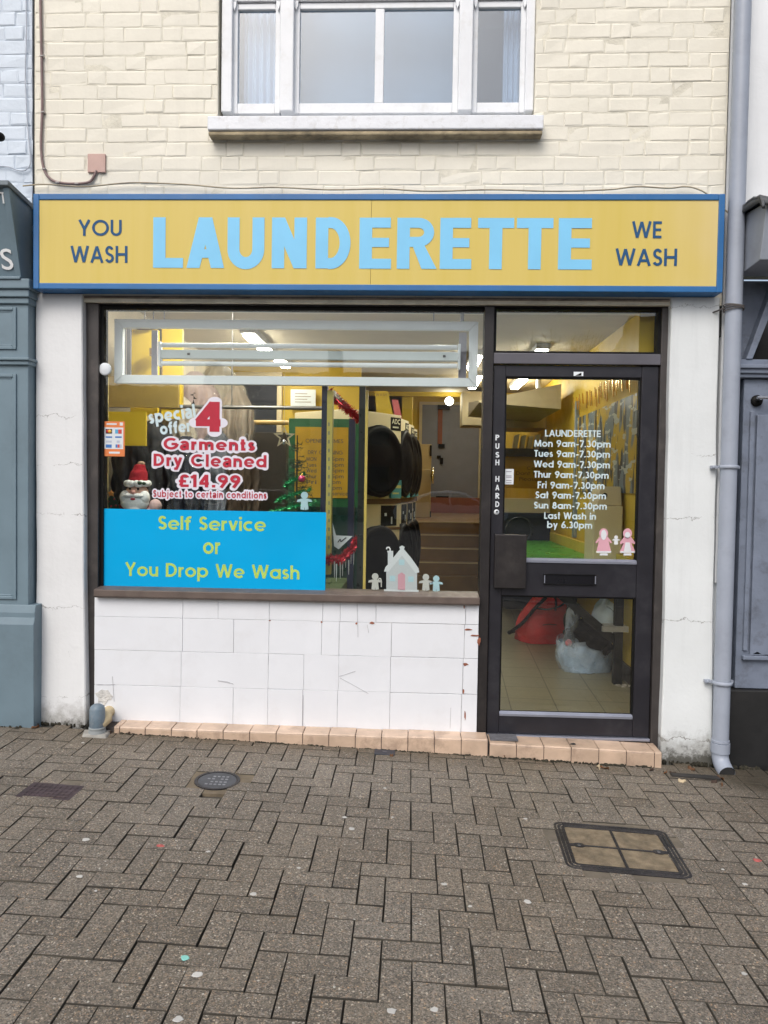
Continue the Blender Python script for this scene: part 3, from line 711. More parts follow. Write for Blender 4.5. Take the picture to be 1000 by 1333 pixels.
s.hexa([(x0_, -.096, gz(x0_, 0)-.06), (x1_, -.096, gz(x1_, 0)-.06), (x1_, .10, gz(x1_, 0)-.06), (x0_, .10, gz(x0_, 0)-.06), (x0_, -.096, dl(x0_)-.003), (x1_, -.096, dl(x1_)-.003), (x1_, .10, dl(x1_)-.003), (x0_, .10, dl(x0_)-.003)])
s.build('step_grout', M_grout, B)
s = MB(); a, b_ = W(637, 960, .0)[0], W(673, 960, .0)[0]
s.box(a, b_, -.06, .05, dl(a)+.0075, dl(a)+.0125); s.build('worn_patch', mat('grey_mortar', (.12, .12, .13), .8, var=.3, vs=30, bump=.5), B)
s = MB(); fleck(s, 746, 968.5, .055, .011, -.1028); s.build('broken_edge', M_gap, B)

# the door
dx0, dx1 = xm1+.004, xr0-.004
dz0, dz1 = zdoor+.014, zt0-.006
def zz(py, Y=.07, px=745): return W(px, py, Y)[1]
D = MB()
gx0, gx1 = W(656, 620, .07)[0], W(832.5, 620, .07)[0]
ug1, ug0 = zz(491), zz(730); lg1, lg0 = zz(777), zz(931)
D.box(dx0, gx0, .070, .115, dz0, dz1); D.box(gx1, dx1, .070, .115, dz0, dz1)
D.box(gx0, gx1, .0725, .115, ug1, dz1); D.box(gx0, gx1, .0725, .115, lg1, ug0); D.box(gx0, gx1, .0725, .115, dz0, lg0)
door = D.build('shop_door', M_frame2, B, bevel=.004)
for a, b_ in ((ug0, ug1), (lg0, lg1)):
    s = MB(); s.frame(gx0+.0005, gx1-.0005, a+.0005, b_-.0005, .080, .112, .008); s.build('glazing_gasket', M_black, door)
for z in (ug0, lg0):
    s = MB(); s.xprism([(.066, z-.014), (.066, z-.002), (.083, z+.012), (.083, z-.014)], gx0+.003, gx1-.003); s.build('sloped_bead', M_ali, door)
s = MB(); s.box(gx0+.006, gx1-.006, .096, .100, ug0+.006, ug1-.006); s.build('upper_pane', M_glass, door)
s = MB(); s.box(gx0+.006, gx1-.006, .096, .100, lg0+.006, lg1-.006); s.build('lower_pane', M_glass, door)
s = MB(); s.pbox(644, 696, 685.5, 766, .030, .0695); s.build('lock_cover', M_frame, door, bevel=.004)
s = MB(); xa, za = W(708, 747, .062); xb, zb = W(776, 762, .062)
s.frame(xa, xb, zb, za, .060, .0725, .010, .004, .004); lb = s.build('letterbox', M_black, door, bevel=.002)
s = MB(); s.box(xa+.010, xb-.010, .0665, .0718, zb+.004, za-.004); s.build('flap', mat('flap', (.02, .02, .025), .3, .6), lb)
s = MB(); s.box(xa+.002, xa+.008, .0575, .0595, zb+.008, za-.008); s.box(xb-.008, xb-.002, .0575, .0595, zb+.008, za-.008); s.build('screw_plate', M_ali, lb)
s = MB(); s.pbox(747, 484, 759.5, 489.5, .069, .0715); pl = s.build('push_sign', M_whitevinyl, door)
s = MB(); a = W(749, 489, .0685); c = W(757, 489, .0685); e = W(757, 485, .0685)
s.prism([a, c, e], .0675, .0685); s.build('wedge_mark', M_black, pl)
s = MB(); s.box(dx0, dx1, .05, .12, zdoor-.004, dz0-.003); s.build('threshold', M_ali, B, bevel=.002)
# ------------------------------------------------------------------ fascia sign
def signmat():
    M = bpy.data.materials.new('yellow_sign_panel'); b = NB(M); p = b.pos()
    st = b.n('Mapping', {'Vector': p, 'Scale': (9, 9, .5)})
    c = b.mix(b.ramp(b.noise(1.4, st, 5), .3, .7), (.62, .475, .10), (.65, .505, .135))
    x = b.n('SeparateXYZ', {0: p}).outputs[0]
    fade = b.m('MULTIPLY', b.ramp(x, 1.55, 1.95), b.ramp(b.noise(1.2, p, 3), .2, .7))
    c = b.mix(b.m('MULTIPLY', fade, .75), c, (.70, .57, .34))       # sun-bleached end
    spot = b.ramp(b.noise(60, p, 4, .7), .70, .76)
    c = b.mix(b.m('MULTIPLY', spot, .25), c, (.45, .33, .12))
    pr = b.n('BsdfPrincipled', {'Base Color': c, 'Roughness': .38, 'Specular IOR Level': .4}); b.out(pr); return M
M_signyel = signmat()
M_trim = mat('blue_sign_trim', (.018, .13, .34), .4, var=.12, vs=4, grime=.2, gcol=(.15, .2, .3), gs=20)
M_signblue = mat('sky_blue_letters', (.20, .55, .82), .45, var=.04)
M_navy = mat('blue_letters', (.018, .085, .20), .55, var=.08, spec=.25)
SY = -.10
A = [W(*p, SY) for p in ((44, 252), (945, 252), (940.5, 382.5), (44, 374))]
sl, sr, stp, sbt = A[0][0]-.004, (A[1][0]+A[2][0])/2, (A[0][1]+A[1][1])/2, (A[2][1]+A[3][1])/2
FS = thing('fascia_sign', 'long yellow fascia sign with blue border reading LAUNDERETTE between YOU WASH and WE WASH', 'shop sign', ((sl+sr)/2, SY, sbt))
tt = .034
s = MB(); seam = W(483, 310, SY)[0]
s.box(sl+tt-.002, seam-.0009, SY+.006, .012, sbt+tt-.002, stp-tt+.002); s.box(seam+.0009, sr-tt+.002, SY+.0063, .012, sbt+tt-.002, stp-tt+.002)
s.build('panel', M_signyel, FS)
s = MB(); s.frame(sl, sr, sbt, stp, SY, .015, tt); s.build('border', M_trim, FS, bevel=.004)
s = MB()
for ch, a, b_ in zip('LAUNDERETTE', (199.5, 243, 296, 354, 411, 468, 517, 573, 622, 672.5, 727), (238.5, 292, 344.5, 399.5, 457.5, 509.5, 567, 614, 669, 720, 771)):
    t_ = (a-199.5)/571; block_letter(s, ch, a, 282.8+1.2*t_, b_, 348.6+2.4*t_, SY+.004)
s.build('headline_lettering', M_signblue, FS)
for t, a, b_, c, d in (('YOU', 102, 286, 158.5, 307), ('WASH', 92, 320, 166, 342), ('WE', 823, 288, 862, 310), ('WASH', 801.5, 323.5, 881.5, 346)):
    if t in ('YOU', 'WE'): s = MB()
    stroke_text(s, t, a, b_, c, d, SY+.004, w=.155, gap=.10)
    if t == 'WASH': s.build('small_lettering', M_navy, FS)

# ------------------------------------------------------------------ cables and the plate on the wall
M_conduit = mat('brown_conduit', (.22, .15, .14), .5, var=.2, vs=20)
def wpath(pts, Y): return [(lambda q: (q[0], Y, q[1]))(W(a, b_, Y)) for a, b_ in pts]
def spline(pts, k=6):
    P = [np.array(p) for p in pts]; out = []
    for i in range(len(P)-1):
        p0, p1, p2, p3 = P[max(i-1, 0)], P[i], P[i+1], P[min(i+2, len(P)-1)]
        for j in range(k):
            t = j/k; out.append(tuple(.5*((2*p1)+(-p0+p2)*t+(2*p0-5*p1+4*p2-p3)*t*t+(-p0+3*p1-3*p2+p3)*t**3)))
    return out+[tuple(P[-1])]
C1 = thing('brown_cable', 'thick brown cable running down the cream wall and hooking up to a square plate', 'cable', (W(54, 100, 0)[0], .01, 3.0))
s = MB(); s.tube(spline(wpath([(52, -130), (52.5, -40), (53, 20), (54, 70), (55, 140), (53.5, 190), (57, 219), (66, 233), (80, 238), (100, 239), (116, 237), (122, 230), (126, 222)], .008)), .0075, 8); s.build('sheath', M_conduit, C1)
s = MB()
for a, b_ in ((54.5, 73), (56, 146), (57.5, 220), (75, 237.5), (100, 239)):
    x, z = W(a, b_, .005); s.box(x-.011, x+.011, -.002, .02, z-.004, z+.004)
s.build('clip', mat('clip_grey', (.4, .37, .35), .5), C1, bevel=.002)
s = MB(); s.pbox(114, 200, 137, 224, .006, .02)
tag(s.build('cover_plate', mat('pinkish_plate', (.50, .33, .28), .55, var=.12, vs=9), bevel=.002), 'square pinkish brown blanking plate where the brown cable ends', 'cover plate')
s = MB(); s.tube(spline(wpath([(30, 242), (60, 240), (110, 243), (170, 238), (240, 240), (302, 245), (360, 244), (430, 247), (500, 246), (560, 249), (640, 247), (720, 249), (790, 247), (830, 243), (870, 245), (890, 243), (905, 245), (920, 252), (935, 265), (948, 277)], -.008)), .0042, 6)
tag(s.build('thin_wire', mat('beige_wire', (.36, .30, .20), .6, var=.4, vs=6)), 'thin slack wire clipped to the wall just above the yellow sign', 'wire')
s = MB(); s.tube(spline(wpath([(33.5, -120), (34, 0), (34.5, 40), (33, 95), (35, 150), (38, 190), (39.5, 212), (34, 221), (24, 222), (10, 217), (-15, 216), (-90, 215)], .006)), .0035, 6)
tag(s.build('thin_wire', mat('pale_wire', (.50, .54, .60), .6)), 'thin pale wire hanging on the pale blue brick wall', 'wire')

# ------------------------------------------------------------------ left neighbour
N = thing('neighbouring_shop', 'pale blue brick building with slate blue panelled shopfront pilaster at the left edge', 'shop building', (-2.4, 0, 0))
nx1 = WX0-.010
mb = MB(); bricks(mb, None, -4.6, nx1, wz0+.012, 33, .018, seed=11, jag=.008); mb.build('brick_wall', M_bluewall, N)
mb = MB(); mb.box(-4.6, nx1-.004, .0203, .3, wz0-.1, 5.3); mb.build('mortar', M_bluejoint, N)
mb = MB(); bricks(mb, None, -2.35, WX0-.001, .06, 31, .045, seed=12); mb.build('return_strip', mat('lilac_brick', (.58, .62, .74), .6, var=.1, vs=6, bump=.4, grime=.3, gcol=(.3, .3, .36)), N)
s = MB(); s.box(-2.4, WX0-.003, .053, .3, .0, 2.6); s.build('return_core', M_bluejoint, N)
PYF = -.07
px_r = W(37, 650, PYF)[0]; pl0 = px_r-.40
s = MB()
def pz(py, Y=PYF): return W(20, py, Y)[1]
zb_ = gz(-2.1, 0)-.03
s.box(pl0, px_r, PYF, .05, pz(790), pz(366))
pil = s.build('pilaster', M_slate, N, bevel=.004)
s = MB()
s.xprism([(PYF-.028, zb_), (PYF-.028, pz(812)), (PYF-.014, pz(803)), (PYF-.014, pz(797)), (PYF-.002, pz(787)), (.05, pz(787)), (.05, zb_)], pl0-.02, W(44, 900, PYF-.028)[0])
s.build('plinth', M_slate, pil, bevel=.004)
s = MB()
for (pa, pb, o) in ((365, 378, .045), (378, 388, .03), (388, 396, .016), (466, 470, .03), (470, 475.5, .018)):
    s.box(pl0-.01, px_r+o*.62, PYF-o, .05, pz(pb), pz(pa))
    if pa in (388, 470): s.build('moulding', M_slate, pil, bevel=.006, seg=3); s = MB()
s = MB()
for (pa, pb) in ((400, 455), (487, 780)):
    x1 = W(22, 500, PYF)[0]; x0 = pl0+.07; t = .018
    s.frame(x0, x1, pz(pb), pz(pa), PYF-.010, PYF+.002, t); s.frame(x0+t, x1-t, pz(pb)+t, pz(pa)-t, PYF-.004, PYF+.002, .010)
s.build('raised_panel', M_slate, pil, bevel=.004)
# canted fascia with lead capping
ft, fb = W(12, 240, -.23), W(28, 362, -.10)
xe = (ft[0]+fb[0])/2
s = MB(); s.xprism([(-.23, ft[1]), (-.10, fb[1]), (.05, fb[1]), (.05, ft[1]-.035)], -4.4, xe)
fas = s.build('fascia', M_slate, N, bevel=.004)
s = MB(); s.xprism([(-.262, ft[1]-.016), (-.262, ft[1]+.012), (.03, ft[1]-.020), (.03, ft[1]-.048)], -4.4, xe+.012); s.build('capping', mat('grey_capping', (.16, .19, .21), .6, var=.2), N, bevel=.004)
s = MB(); s.xprism([(-.125, fb[1]-.012), (-.125, fb[1]+.004), (-.07, fb[1]+.002), (.03, fb[1]+.002), (.03, fb[1]-.012)], -4.4, xe+.004); s.build('moulding', M_slate, N, bevel=.004)
s = MB(); k_ = .012
for (ya, za, yb, zb2) in ((-.236, ft[1]-.002, -.106, fb[1]+.002),):
    s.hexa([(xe-.03, yb-.006, zb2), (xe+.004, yb-.006, zb2), (xe+.004, yb+.02, zb2), (xe-.03, yb+.02, zb2), (xe-.03, ya-.006, za-.02), (xe+.004, ya-.006, za-.02), (xe+.004, ya+.02, za-.02), (xe-.03, ya+.02, za-.02)])
s.build('corner_bead', M_slate, N, bevel=.002)
def cant(mb):
    o = []
    for x, y, z in mb.v:
        t = (z-fb[1])/(ft[1]-fb[1]); o.append((x, -.10-.13*t-.007-(y-(-.15))*-1*.0, z))
    mb.v = o; return mb
s = MB(); text_fit(s, 'T', -1, 251.5, 11, 265, -.21); text_fit(s, 'S', 1.5, 325, 17, 350.5, -.13, offset=.006); cant(s); s.build('lettering', mat('white_letters', (.8, .82, .82), .4), N)
s = MB(); s.box(-4.5, pl0-.02, .10, .13, .05, 2.5); s.build('shopfront', mat('dark_shopfront', (.03, .035, .04), .3), N)
s = MB(); s.box(-4.5, pl0-.02, .0, .09, .05, .65); s.build('stall_riser', M_slate, N)
s = MB(); s.tube(spline([(-2.75, -.0, 3.72), (-2.6, -.05, 3.74), (-2.4, -.10, 3.66), (-2.27, -.14, 3.535)]), .012, 8)
bx_, bz_ = W(0, 178, -.15)
s.ball((bx_-.002, -.15, bz_), .028, .03, .024)
tag(s.build('wall_lamp', M_black), 'black swan neck lamp end poking in at the upper left edge', 'wall lamp')

# ------------------------------------------------------------------ right neighbour
Q = thing('neighbouring_shop', 'white rendered building with worn blue grey timber shopfront and lead topped fascia at right edge', 'shop building', (2.6, 0, 0))
fbk = W(963, 283, .02); fbb = W(962, 360, .02); fft = W(997, 262, -.31); ffb = W(990, 338, -.25)
FX = fbk[0]
s = MB(); s.box(2.012, FX+.01, .022, .3, 1.0, 5.3); s.box(FX+.01, 5.2, .0225, .3, fbb[1]+.06, 5.3); s.build('rendered_wall', M_render, Q)
s = MB(); s.box(2.014, FX+.04, .045, .3, -.2, 2.2); s.build('render_strip', M_pilR, Q)
s = MB(); s.xprism([(.02, fbk[1]), (-.31, fft[1]), (-.25, ffb[1]), (.02, fbb[1])], FX, FX+2.8)
s.build('fascia', mat('grey_fascia', (.30, .33, .38), .5, var=.1, grime=.4, gcol=(.14, .15, .17)), Q, bevel=.004)
s = MB(); rr = random.Random(4)
def leadf(u, v):
    x = FX-.035+2.85*u; y = .02-.36*v
    return (x, y, fbk[1]+.03+(fft[1]-fbk[1]+.006)*v+.010*math.sin(u*95+v*3)*v+.006*rr.uniform(-1, 1)-(.05*max(0, v-.88)/.12))
s.grid(leadf, 60, 10); s.grid(lambda u, v: (FX-.036+.0*v, .02-.36*u, fbk[1]+.03+(fft[1]-fbk[1]+.006)*u-.035*v-(.05*max(0, u-.88)/.12)), 10, 2)
ld = s.build('lead_flashing', M_lead, Q); k_ = ld.modifiers.new('thick', 'SOLIDIFY'); k_.thickness = .014; k_.offset = 1
def qx(px, Y): return W(px, 600, Y)[0]
QY = .02
s = MB(); s.box(FX+.0, FX+2.8, QY+.09, .22, -.1, fbb[1]); s.build('timber_backing', M_bluegrey, Q)
z0, z1 = W(975, 478, QY)[1], W(975, 366, QY)[1]
s = MB(); s.box(FX-.0, FX+.035, QY, .1, z0, z1+.02); s.box(FX+.035, FX+2.8, QY+.03, .10, z0, z0+.05)
s.hexa([(FX+.07, QY+.02, z0+.05), (FX+.105, QY+.02, z0+.05), (FX+.105, QY+.1, z0+.05), (FX+.07, QY+.1, z0+.05), (FX+.22, QY+.02, z1+.02), (FX+.27, QY+.02, z1+.02), (FX+.27, QY+.1, z1+.02), (FX+.22, QY+.1, z1+.02)])
s.build('transom_frame', M_bluegrey, Q, bevel=.004)
s = MB(); s.prism([(FX+.115, z0+.055), (FX+2.8, z0+.055), (FX+2.8, z1), (FX+.30, z1)], QY+.085, QY+.088); s.build('transom_pane', mat('dark_glass', (.02, .02, .02), .08, spec=.8), Q)
s = MB()
for (a, b_, o) in ((476, 481, .05), (481, 487, .035), (487, 492, .02)): s.box(FX-.012, FX+2.8, QY-o, .1, W(975, b_, QY)[1], W(975, a, QY)[1])
s.build('moulding', M_bluegrey, Q, bevel=.005)
d0, d1 = W(975, 897, QY)[1], W(975, 493, QY)[1]
dr = MB(); xd = qx(967, QY)
dr.box(xd, xd+.95, QY+.012, .1, d0, d1)
qd = dr.build('door', M_bluegrey, Q, bevel=.004)
s = MB()
s.box(xd+.035, xd+.06, QY-.004, QY+.013, d0+.22, W(975, 535, QY)[1]); s.box(xd+.07, xd+.50, QY-.012, QY+.013, d0+.20, W(975, 540, QY)[1]); s.box(xd+.03, xd+.52, QY-.016, QY+.0135, d0+.17, d0+.195)
s.prism([(xd+.06, d0+.196), (xd+.16, d0+.196), (xd+.11, d0+.225)], QY-.012, QY+.01)
s.build('panel_moulding', M_bluegrey, qd, bevel=.005)
s = MB(); hx, hz = W(984, 518, QY-.03)
s.tube([(hx, QY-.05, hz), (hx+.14, QY-.05, hz)], .009, 8); s.tube([(hx+.02, QY-.05, hz), (hx+.02, QY+.012, hz-.005)], .012, 8)
s.build('handle', mat('steel', (.55, .56, .58), .25, .9), qd)
s = MB(); s.lathe([(.0, 0), (.032, 0), (.032, .012), (.0, .012)], (hx+.02, QY-.004, hz-.012), 'y', 18); s.build('rose', M_black, qd)
s = MB(); s.box(FX-.02, FX+2.8, QY-.02, .11, -.25, d0-.004); s.build('plinth', mat('black_plinth', (.010, .010, .010), .6, var=.4, vs=5, grime=.3, gcol=(.05, .045, .04)), Q, bevel=.006)

# ------------------------------------------------------------------ downpipe
xp, _ = W(944.5, 750, -.055); yp = -.055
DP = thing('downpipe', 'tall lilac grey plastic downpipe between the white pilaster and the next shop', 'drainpipe', (xp, yp, -.05))
zc = W(942, 978, yp)[1]
s = MB(); s.tube([(xp, yp, 5.3), (xp, yp, zc+.03)], .0445, 24); s.build('pipe', M_lilac, DP)
s = MB()
s.tube([(xp, yp, zc+.05), (xp, yp, zc-.005)], .0515, 24); s.tube([(xp, yp, zc+.066), (xp, yp, zc+.055)], .0485, 24)
pth = [(xp, yp, zc+.0), (xp, yp-.004, zc-.035), (xp+.003, yp-.022, zc-.065), (xp+.006, yp-.055, zc-.087), (xp+.008, yp-.085, zc-.098)]
s.tube(spline(pth, 4), .0455, 24, caps=False); q = spline(pth, 4)
s.build('shoe', M_lilac, DP)
s = MB(); s.tube([q[-1], q[-3]], .041, 24); s.build('shoe_mouth', M_gap, DP)
def bracket(py, kind):
    z = W(944, py, yp)[1]; s = MB()
    if kind: s.lathe([(.046, -.011), (.054, -.008), (.054, .008), (.046, .011)], (xp, yp, z), 'z', 24); s.box(xp-.085, xp-.05, yp+.02, yp+.05, z-.008, z+.008); s.box(xp+.05, xp+.075, yp+.03, yp+.05, z-.008, z+.008); s.ball((xp-.076, yp+.016, z), .009, .006, .009, 8, 6)
    else:
        for k in range(4): s.tube([(xp+.053*math.cos(a), yp+.053*math.sin(a), z+.006*math.sin(a*1.5+k)+(k-1.5)*.008) for a in [2*math.pi*i/16 for i in range(17)]], .0032, 5)
        s.tube([(xp-.05, yp, z), (xp-.10, yp+.07, z-.015), (xp-.10, yp+.07, z-.05)], .005, 6)
    s.build('wire_tie' if not kind else 'bracket', M_lilac if kind else mat('rusty_wire', (.10, .09, .085), .7), DP)
bracket(401, 0); bracket(608, 1); bracket(889, 1)

# ------------------------------------------------------------------ waste pipe by the shopfront
wx, wz = W(129.5, 955, -.10); wy = -.13
gzv = gz(wx, wy)
WP = thing('waste_pipe', 'short capped grey waste pipe stub with yellowed elbow at the foot of the white riser', 'waste pipe', (wx, wy, gzv))
M_wp = mat('weathered_grey_plastic', (.13, .18, .22), .5, var=.2, vs=12, grime=.5, gcol=(.3, .3, .3), gs=15)
ztop_ = W(130, 917, wy)[1]
s = MB(); s.lathe([(.0, ztop_-gzv), (.022, ztop_-gzv), (.038, ztop_-gzv-.012), (.043, ztop_-gzv-.028), (.043, .035)], (wx, wy, gzv), 'z', 24); s.build('stub', M_wp, WP)
s = MB(); s.lathe([(.043, .045), (.047, .043), (.047, .035), (.044, .03), (.048, .026), (.048, -.02)], (wx, wy, gzv), 'z', 24); s.build('collar', mat('grey_collar', (.24, .26, .26), .6, var=.2), WP)
s = MB(); ex, ez = W(142.5, 926, .03); s.tube(spline([(wx+.012, wy+.0, ez-.03), (wx+.03, wy+.05, ez-.006), (ex, wy+.09, ez), (ex, .05, ez)], 5), .034, 18); s.build('elbow', mat('yellowed_plastic', (.58, .47, .28), .6, var=.15, vs=9), WP)
s = MB(); s.hexa([(wx-.075, wy-.065, gzv-.03), (wx+.085, wy-.06, gzv-.03), (wx+.07, wy+.05, gzv-.03), (wx-.10, wy+.05, gzv-.03), (wx-.06, wy-.058, gzv+.012), (wx+.07, wy-.052, gzv+.012), (wx+.06, wy+.05, gzv+.012), (wx-.10, wy+.05, gzv+.012)])
s.build('mortar_bed', mat('pale_mortar', (.30, .29, .26), .9, var=.3, vs=14, bump=.6), WP, bevel=.01)

# ------------------------------------------------------------------ covers in the pavement
M_iron = mat('cast_iron', (.040, .038, .040), .45, .6, var=.25, vs=12, bump=.5, bs=120, grime=.3, gcol=(.10, .08, .06), gs=12)
def place_flat(o, x, y, rz): 
    z = gz(x, y); n = Vector((.034, -.013, 1)).normalized()
    o.rotation_euler = (Vector((0, 0, 1)).rotation_difference(n).to_matrix() @ Matrix.Rotation(rz, 3, 'Z')).to_euler(); o.location = (x, y, z)
def surround(o, hx, hy, m): 
    s = MB(); flatprism(s, rrect(hx, hy, .02), -.03, -.0032); s.build('cement_surround', m, o, local=True)
def rrect(w_, h_, r, n=6):
    p = []
    for cx, cy, a in ((w_-r, h_-r, 0), (-w_+r, h_-r, 90), (-w_+r, -h_+r, 180), (w_-r, -h_+r, 270)):
        p += [(cx+r*math.cos(R(a+90*i/n)), cy+r*math.sin(R(a+90*i/n))) for i in range(n+1)]
    return p
def flatprism(mb, pts, z0, z1):
    n = len(pts); mb.add([(x, y, z0) for x, y in pts]+[(x, y, z1) for x, y in pts], [list(range(n-1, -1, -1)), list(range(n, 2*n))]+[(i, (i+1) % n, (i+1) % n+n, i+n) for i in range(n)])
M_cem = mat('brown_cement', (.165, .13, .085), .85, var=.25, vs=12, bump=.6, bs=90)
M_cem2 = mat('grey_cement', (.150, .127, .095), .85, var=.25, vs=12, bump=.6, bs=90)
e1, e2 = np.array(mx[1][:2])-np.array(mx[0][:2]), np.array(mx[2][:2])-np.array(mx[3][:2])
mrz = math.atan2((e1+e2)[1], (e1+e2)[0]); mw = (np.linalg.norm(e1)+np.linalg.norm(e2))/2
e3 = (np.array(mx[0][:2])-np.array(mx[3][:2])+np.array(mx[1][:2])-np.array(mx[2][:2]))/2; mh = np.linalg.norm(e3)
MC = thing('manhole_cover', 'large rectangular manhole cover with rounded black frame and four brown concrete quarters', 'manhole cover')
def ring(mb, outer, inner, z0, z1):
    n = len(outer); v = [(x, y, z) for z in (z0, z1) for pts in (outer, inner) for x, y in pts]
    f = []
    for i in range(n):
        j = (i+1) % n
        f += [(2*n+i, 2*n+j, 3*n+j, 3*n+i), (i, j, 2*n+j, 2*n+i), (n+j, n+i, 3*n+i, 3*n+j)]
    mb.add(v, f)
w2, h2 = mw/2, mh/2
s = MB(); ring(s, rrect(w2, h2, .04), rrect(w2-.011, h2-.011, .034), -.03, .003); ring(s, rrect(w2-.015, h2-.015, .032), rrect(w2-.028, h2-.028, .026), -.03, .0022); ring(s, rrect(w2-.031, h2-.031, .026), rrect(w2-.046, h2-.046, .014), -.03, .0028)
s.box(-.006, .006, -h2+.046, h2-.046, -.03, .0025); s.box(-w2+.046, w2-.046, -.005, .005, -.03, .0023)
s.build('frame', M_iron, MC, local=True, bevel=.0015, seg=1)
s = MB(); flatprism(s, rrect(w2-.002, h2-.002, .038), -.04, -.012); s.build('tray', M_gap, MC, local=True)
M_conc = mat('brown_concrete_infill', (.21, .165, .105), .8, var=.35, vs=22, bump=.8, bs=150, grime=.9, gcol=(.075, .045, .022), gs=9)
for sx_, sy_ in ((1, 1), (-1, 1), (1, -1), (-1, -1)):
    s = MB(); xa, xb = sorted((sx_*.007, sx_*(w2-.047))); ya, yb = sorted((sy_*.006, sy_*(h2-.047))); s.box(xa, xb, ya, yb, -.03, -.0005+rng.uniform(-.001, .001)); s.build('infill', M_conc, MC, local=True)
for sx_ in (-1, 1):
    s = MB(); cx = sx_*(w2-.085); flatprism(s, [(cx+.026*math.cos(a), .02*math.sin(a)) for a in [2*math.pi*i/14 for i in range(14)]], -.02, .0016); s.box(cx, cx+sx_*.04, -.012, .012, -.02, .0013)
    k_ = s.build('lifting_eye', M_iron, MC, local=True)
    s = MB(); flatprism(s, [(cx+.009*math.cos(a), .007*math.sin(a)) for a in [2*math.pi*i/10 for i in range(10)]], .0, .0022); s.build('keyhole', mat('pale_key', (.35, .35, .36), .4, .5), k_, local=True)
surround(MC, w2+.09, h2+.09, M_cem2)
place_flat(MC, MAN[0], MAN[1], mrz)
WC = thing('stopcock_cover', 'small round iron water cover set in brown cement', 'stopcock cover')
circ = lambda r, n=32: [(r*math.cos(2*math.pi*i/n), r*math.sin(2*math.pi*i/n)) for i in range(n)]
surround(WC, .17, .15, M_cem)
s = MB(); ring(s, circ(.112), circ(.098), -.02, .003); s.build('rim', M_iron, WC, local=True)
s = MB(); flatprism(s, circ(.095), -.02, .0015)
s.build('lid', mat('worn_iron_lid', (.06, .065, .075), .35, .7, var=.3, vs=10, grime=.2), WC, local=True)
s = MB()
for j, yy in enumerate((.045, .015, -.02, -.05)):
    for i in range(-3, 4):
        if (i*i*.0007+yy*yy) < .0062 and rng.random() < .85: s.box(i*.022-.007, i*.022+.007, yy-.006, yy+.006, .001, .0028)
s.build('raised_pattern', mat('rubbed_metal', (.22, .23, .25), .35, .7), WC, local=True, bevel=.001, seg=1)
place_flat(WC, WAT[0], WAT[1], .04)
GC = thing('gully_grate', 'small reddish brown ribbed grate let into the pavers at left', 'drain grate')
M_rg = mat('rusty_grate', (.065, .045, .05), .6, .3, var=.3, vs=12, grime=.5, gcol=(.12, .07, .05), gs=10)
s = MB(); flatprism(s, rrect(.128, .082, .006), -.03, .0012)
s.build('plate', M_rg, GC, local=True)
s = MB()
for i in range(-4, 5): s.box(i*.025-.004, i*.025+.004, -.065, .065, .001, .004)
for j in (-.05, -.018, .018, .05): s.box(-.112, .112, j-.004, j+.004, .001, .0036)
s.build('ribs', M_rg, GC, local=True, bevel=.001, seg=1)
surround(GC, .2, .15, M_cem2)
place_flat(GC, GRT[0], GRT[1], -.03)
PC = thing('service_cover', 'tiny blue black square service cover close to the tiled step', 'service cover')
s = MB(); flatprism(s, rrect(.058, .036, .004), -.02, .006); s.build('lid', mat('blue_black_plastic', (.022, .03, .045), .4, var=.2), PC, local=True, bevel=.0015, seg=1)
s = MB(); s.box(-.012, .012, -.006, .006, .0058, .0075); s.build('keyhole', mat('key_grey', (.09, .1, .12), .4), PC, local=True)
place_flat(PC, PLT[0], PLT[1], 0)
x, y, z = G(905, 1012)
s = MB(); s.hexa([(x-.13, y-.018, -.02), (x+.13, y-.026, -.02), (x+.13, y+.016, -.02), (x-.13, y+.02, -.02), (x-.13, y-.018, .012), (x+.13, y-.026, .012), (x+.13, y+.016, .013), (x-.13, y+.02, .013)])
s.v = [(a, b_, gz(a, b_)+c) for a, b_, c in s.v]
tag(s.build('rubber_strip', mat('black_rubber', (.02, .018, .016), .7, var=.3), bevel=.004), 'flat black strip lying on the pavement below the downpipe', 'rubber strip')

# gum, paint and litter
M_gum = mat('trodden_gum', (.46, .45, .42), .8, var=.12)
gi = 0
def blob(px, py, w_, h_, m, name, label, cat, group=None):
    x, y, z = G(px, py); s = MB(); n = 12; rr = random.Random(int(px*31+py))
    a = [rr.uniform(.75, 1.15) for _ in range(n)]
    pts = [(x+w_/2*a[i]*math.cos(2*math.pi*i/n), y+h_/2*a[i]*math.sin(2*math.pi*i/n)) for i in range(n)]
    s.add([(p, q, gz(p, q)+.0006) for p, q in pts]+[(x+(p-x)*.8, y+(q-y)*.8, gz(p, q)+.0022) for p, q in pts], [list(range(n, 2*n))]+[(i, (i+1) % n, (i+1) % n+n, i+n) for i in range(n)])
    tag(s.build(name, m), label, cat, group)
for (px, py, w_) in ((330, 1164, .028), (449, 1064, .022), (104, 1141, .026), (458, 1079, .032), (579, 1151, .022), (612, 1180, .016), (684, 1066, .020), (687, 1174, .030), (577, 1151, .018), (510, 1316, .030), (566, 1314, .026), (232, 1327, .030), (257, 1269, .034), (969, 1268, .024), (970, 1151, .022), (108, 967, .018), (752, 990, .014), (271, 1109, .022), (112, 1093, .034), (389, 1130, .016), (501, 1026, .018), (941, 1132, .014), (125, 1160, .012), (511, 1064, .012)):
    blob(px, py, w_, w_*.9, M_gum, 'chewing_gum', 'pale flattened spot of chewing gum trodden into the pavers', 'gum spot', 'chewing gum spots on the pavement')
blob(241, 1247, .030, .030, mat('turquoise_gum', (.22, .52, .46), .7), 'chewing_gum', 'turquoise spot on the pavers at lower left', 'gum spot')
M_red = mat('faded_red_chalk', (.42, .10, .09), .9, var=.3, vs=40)
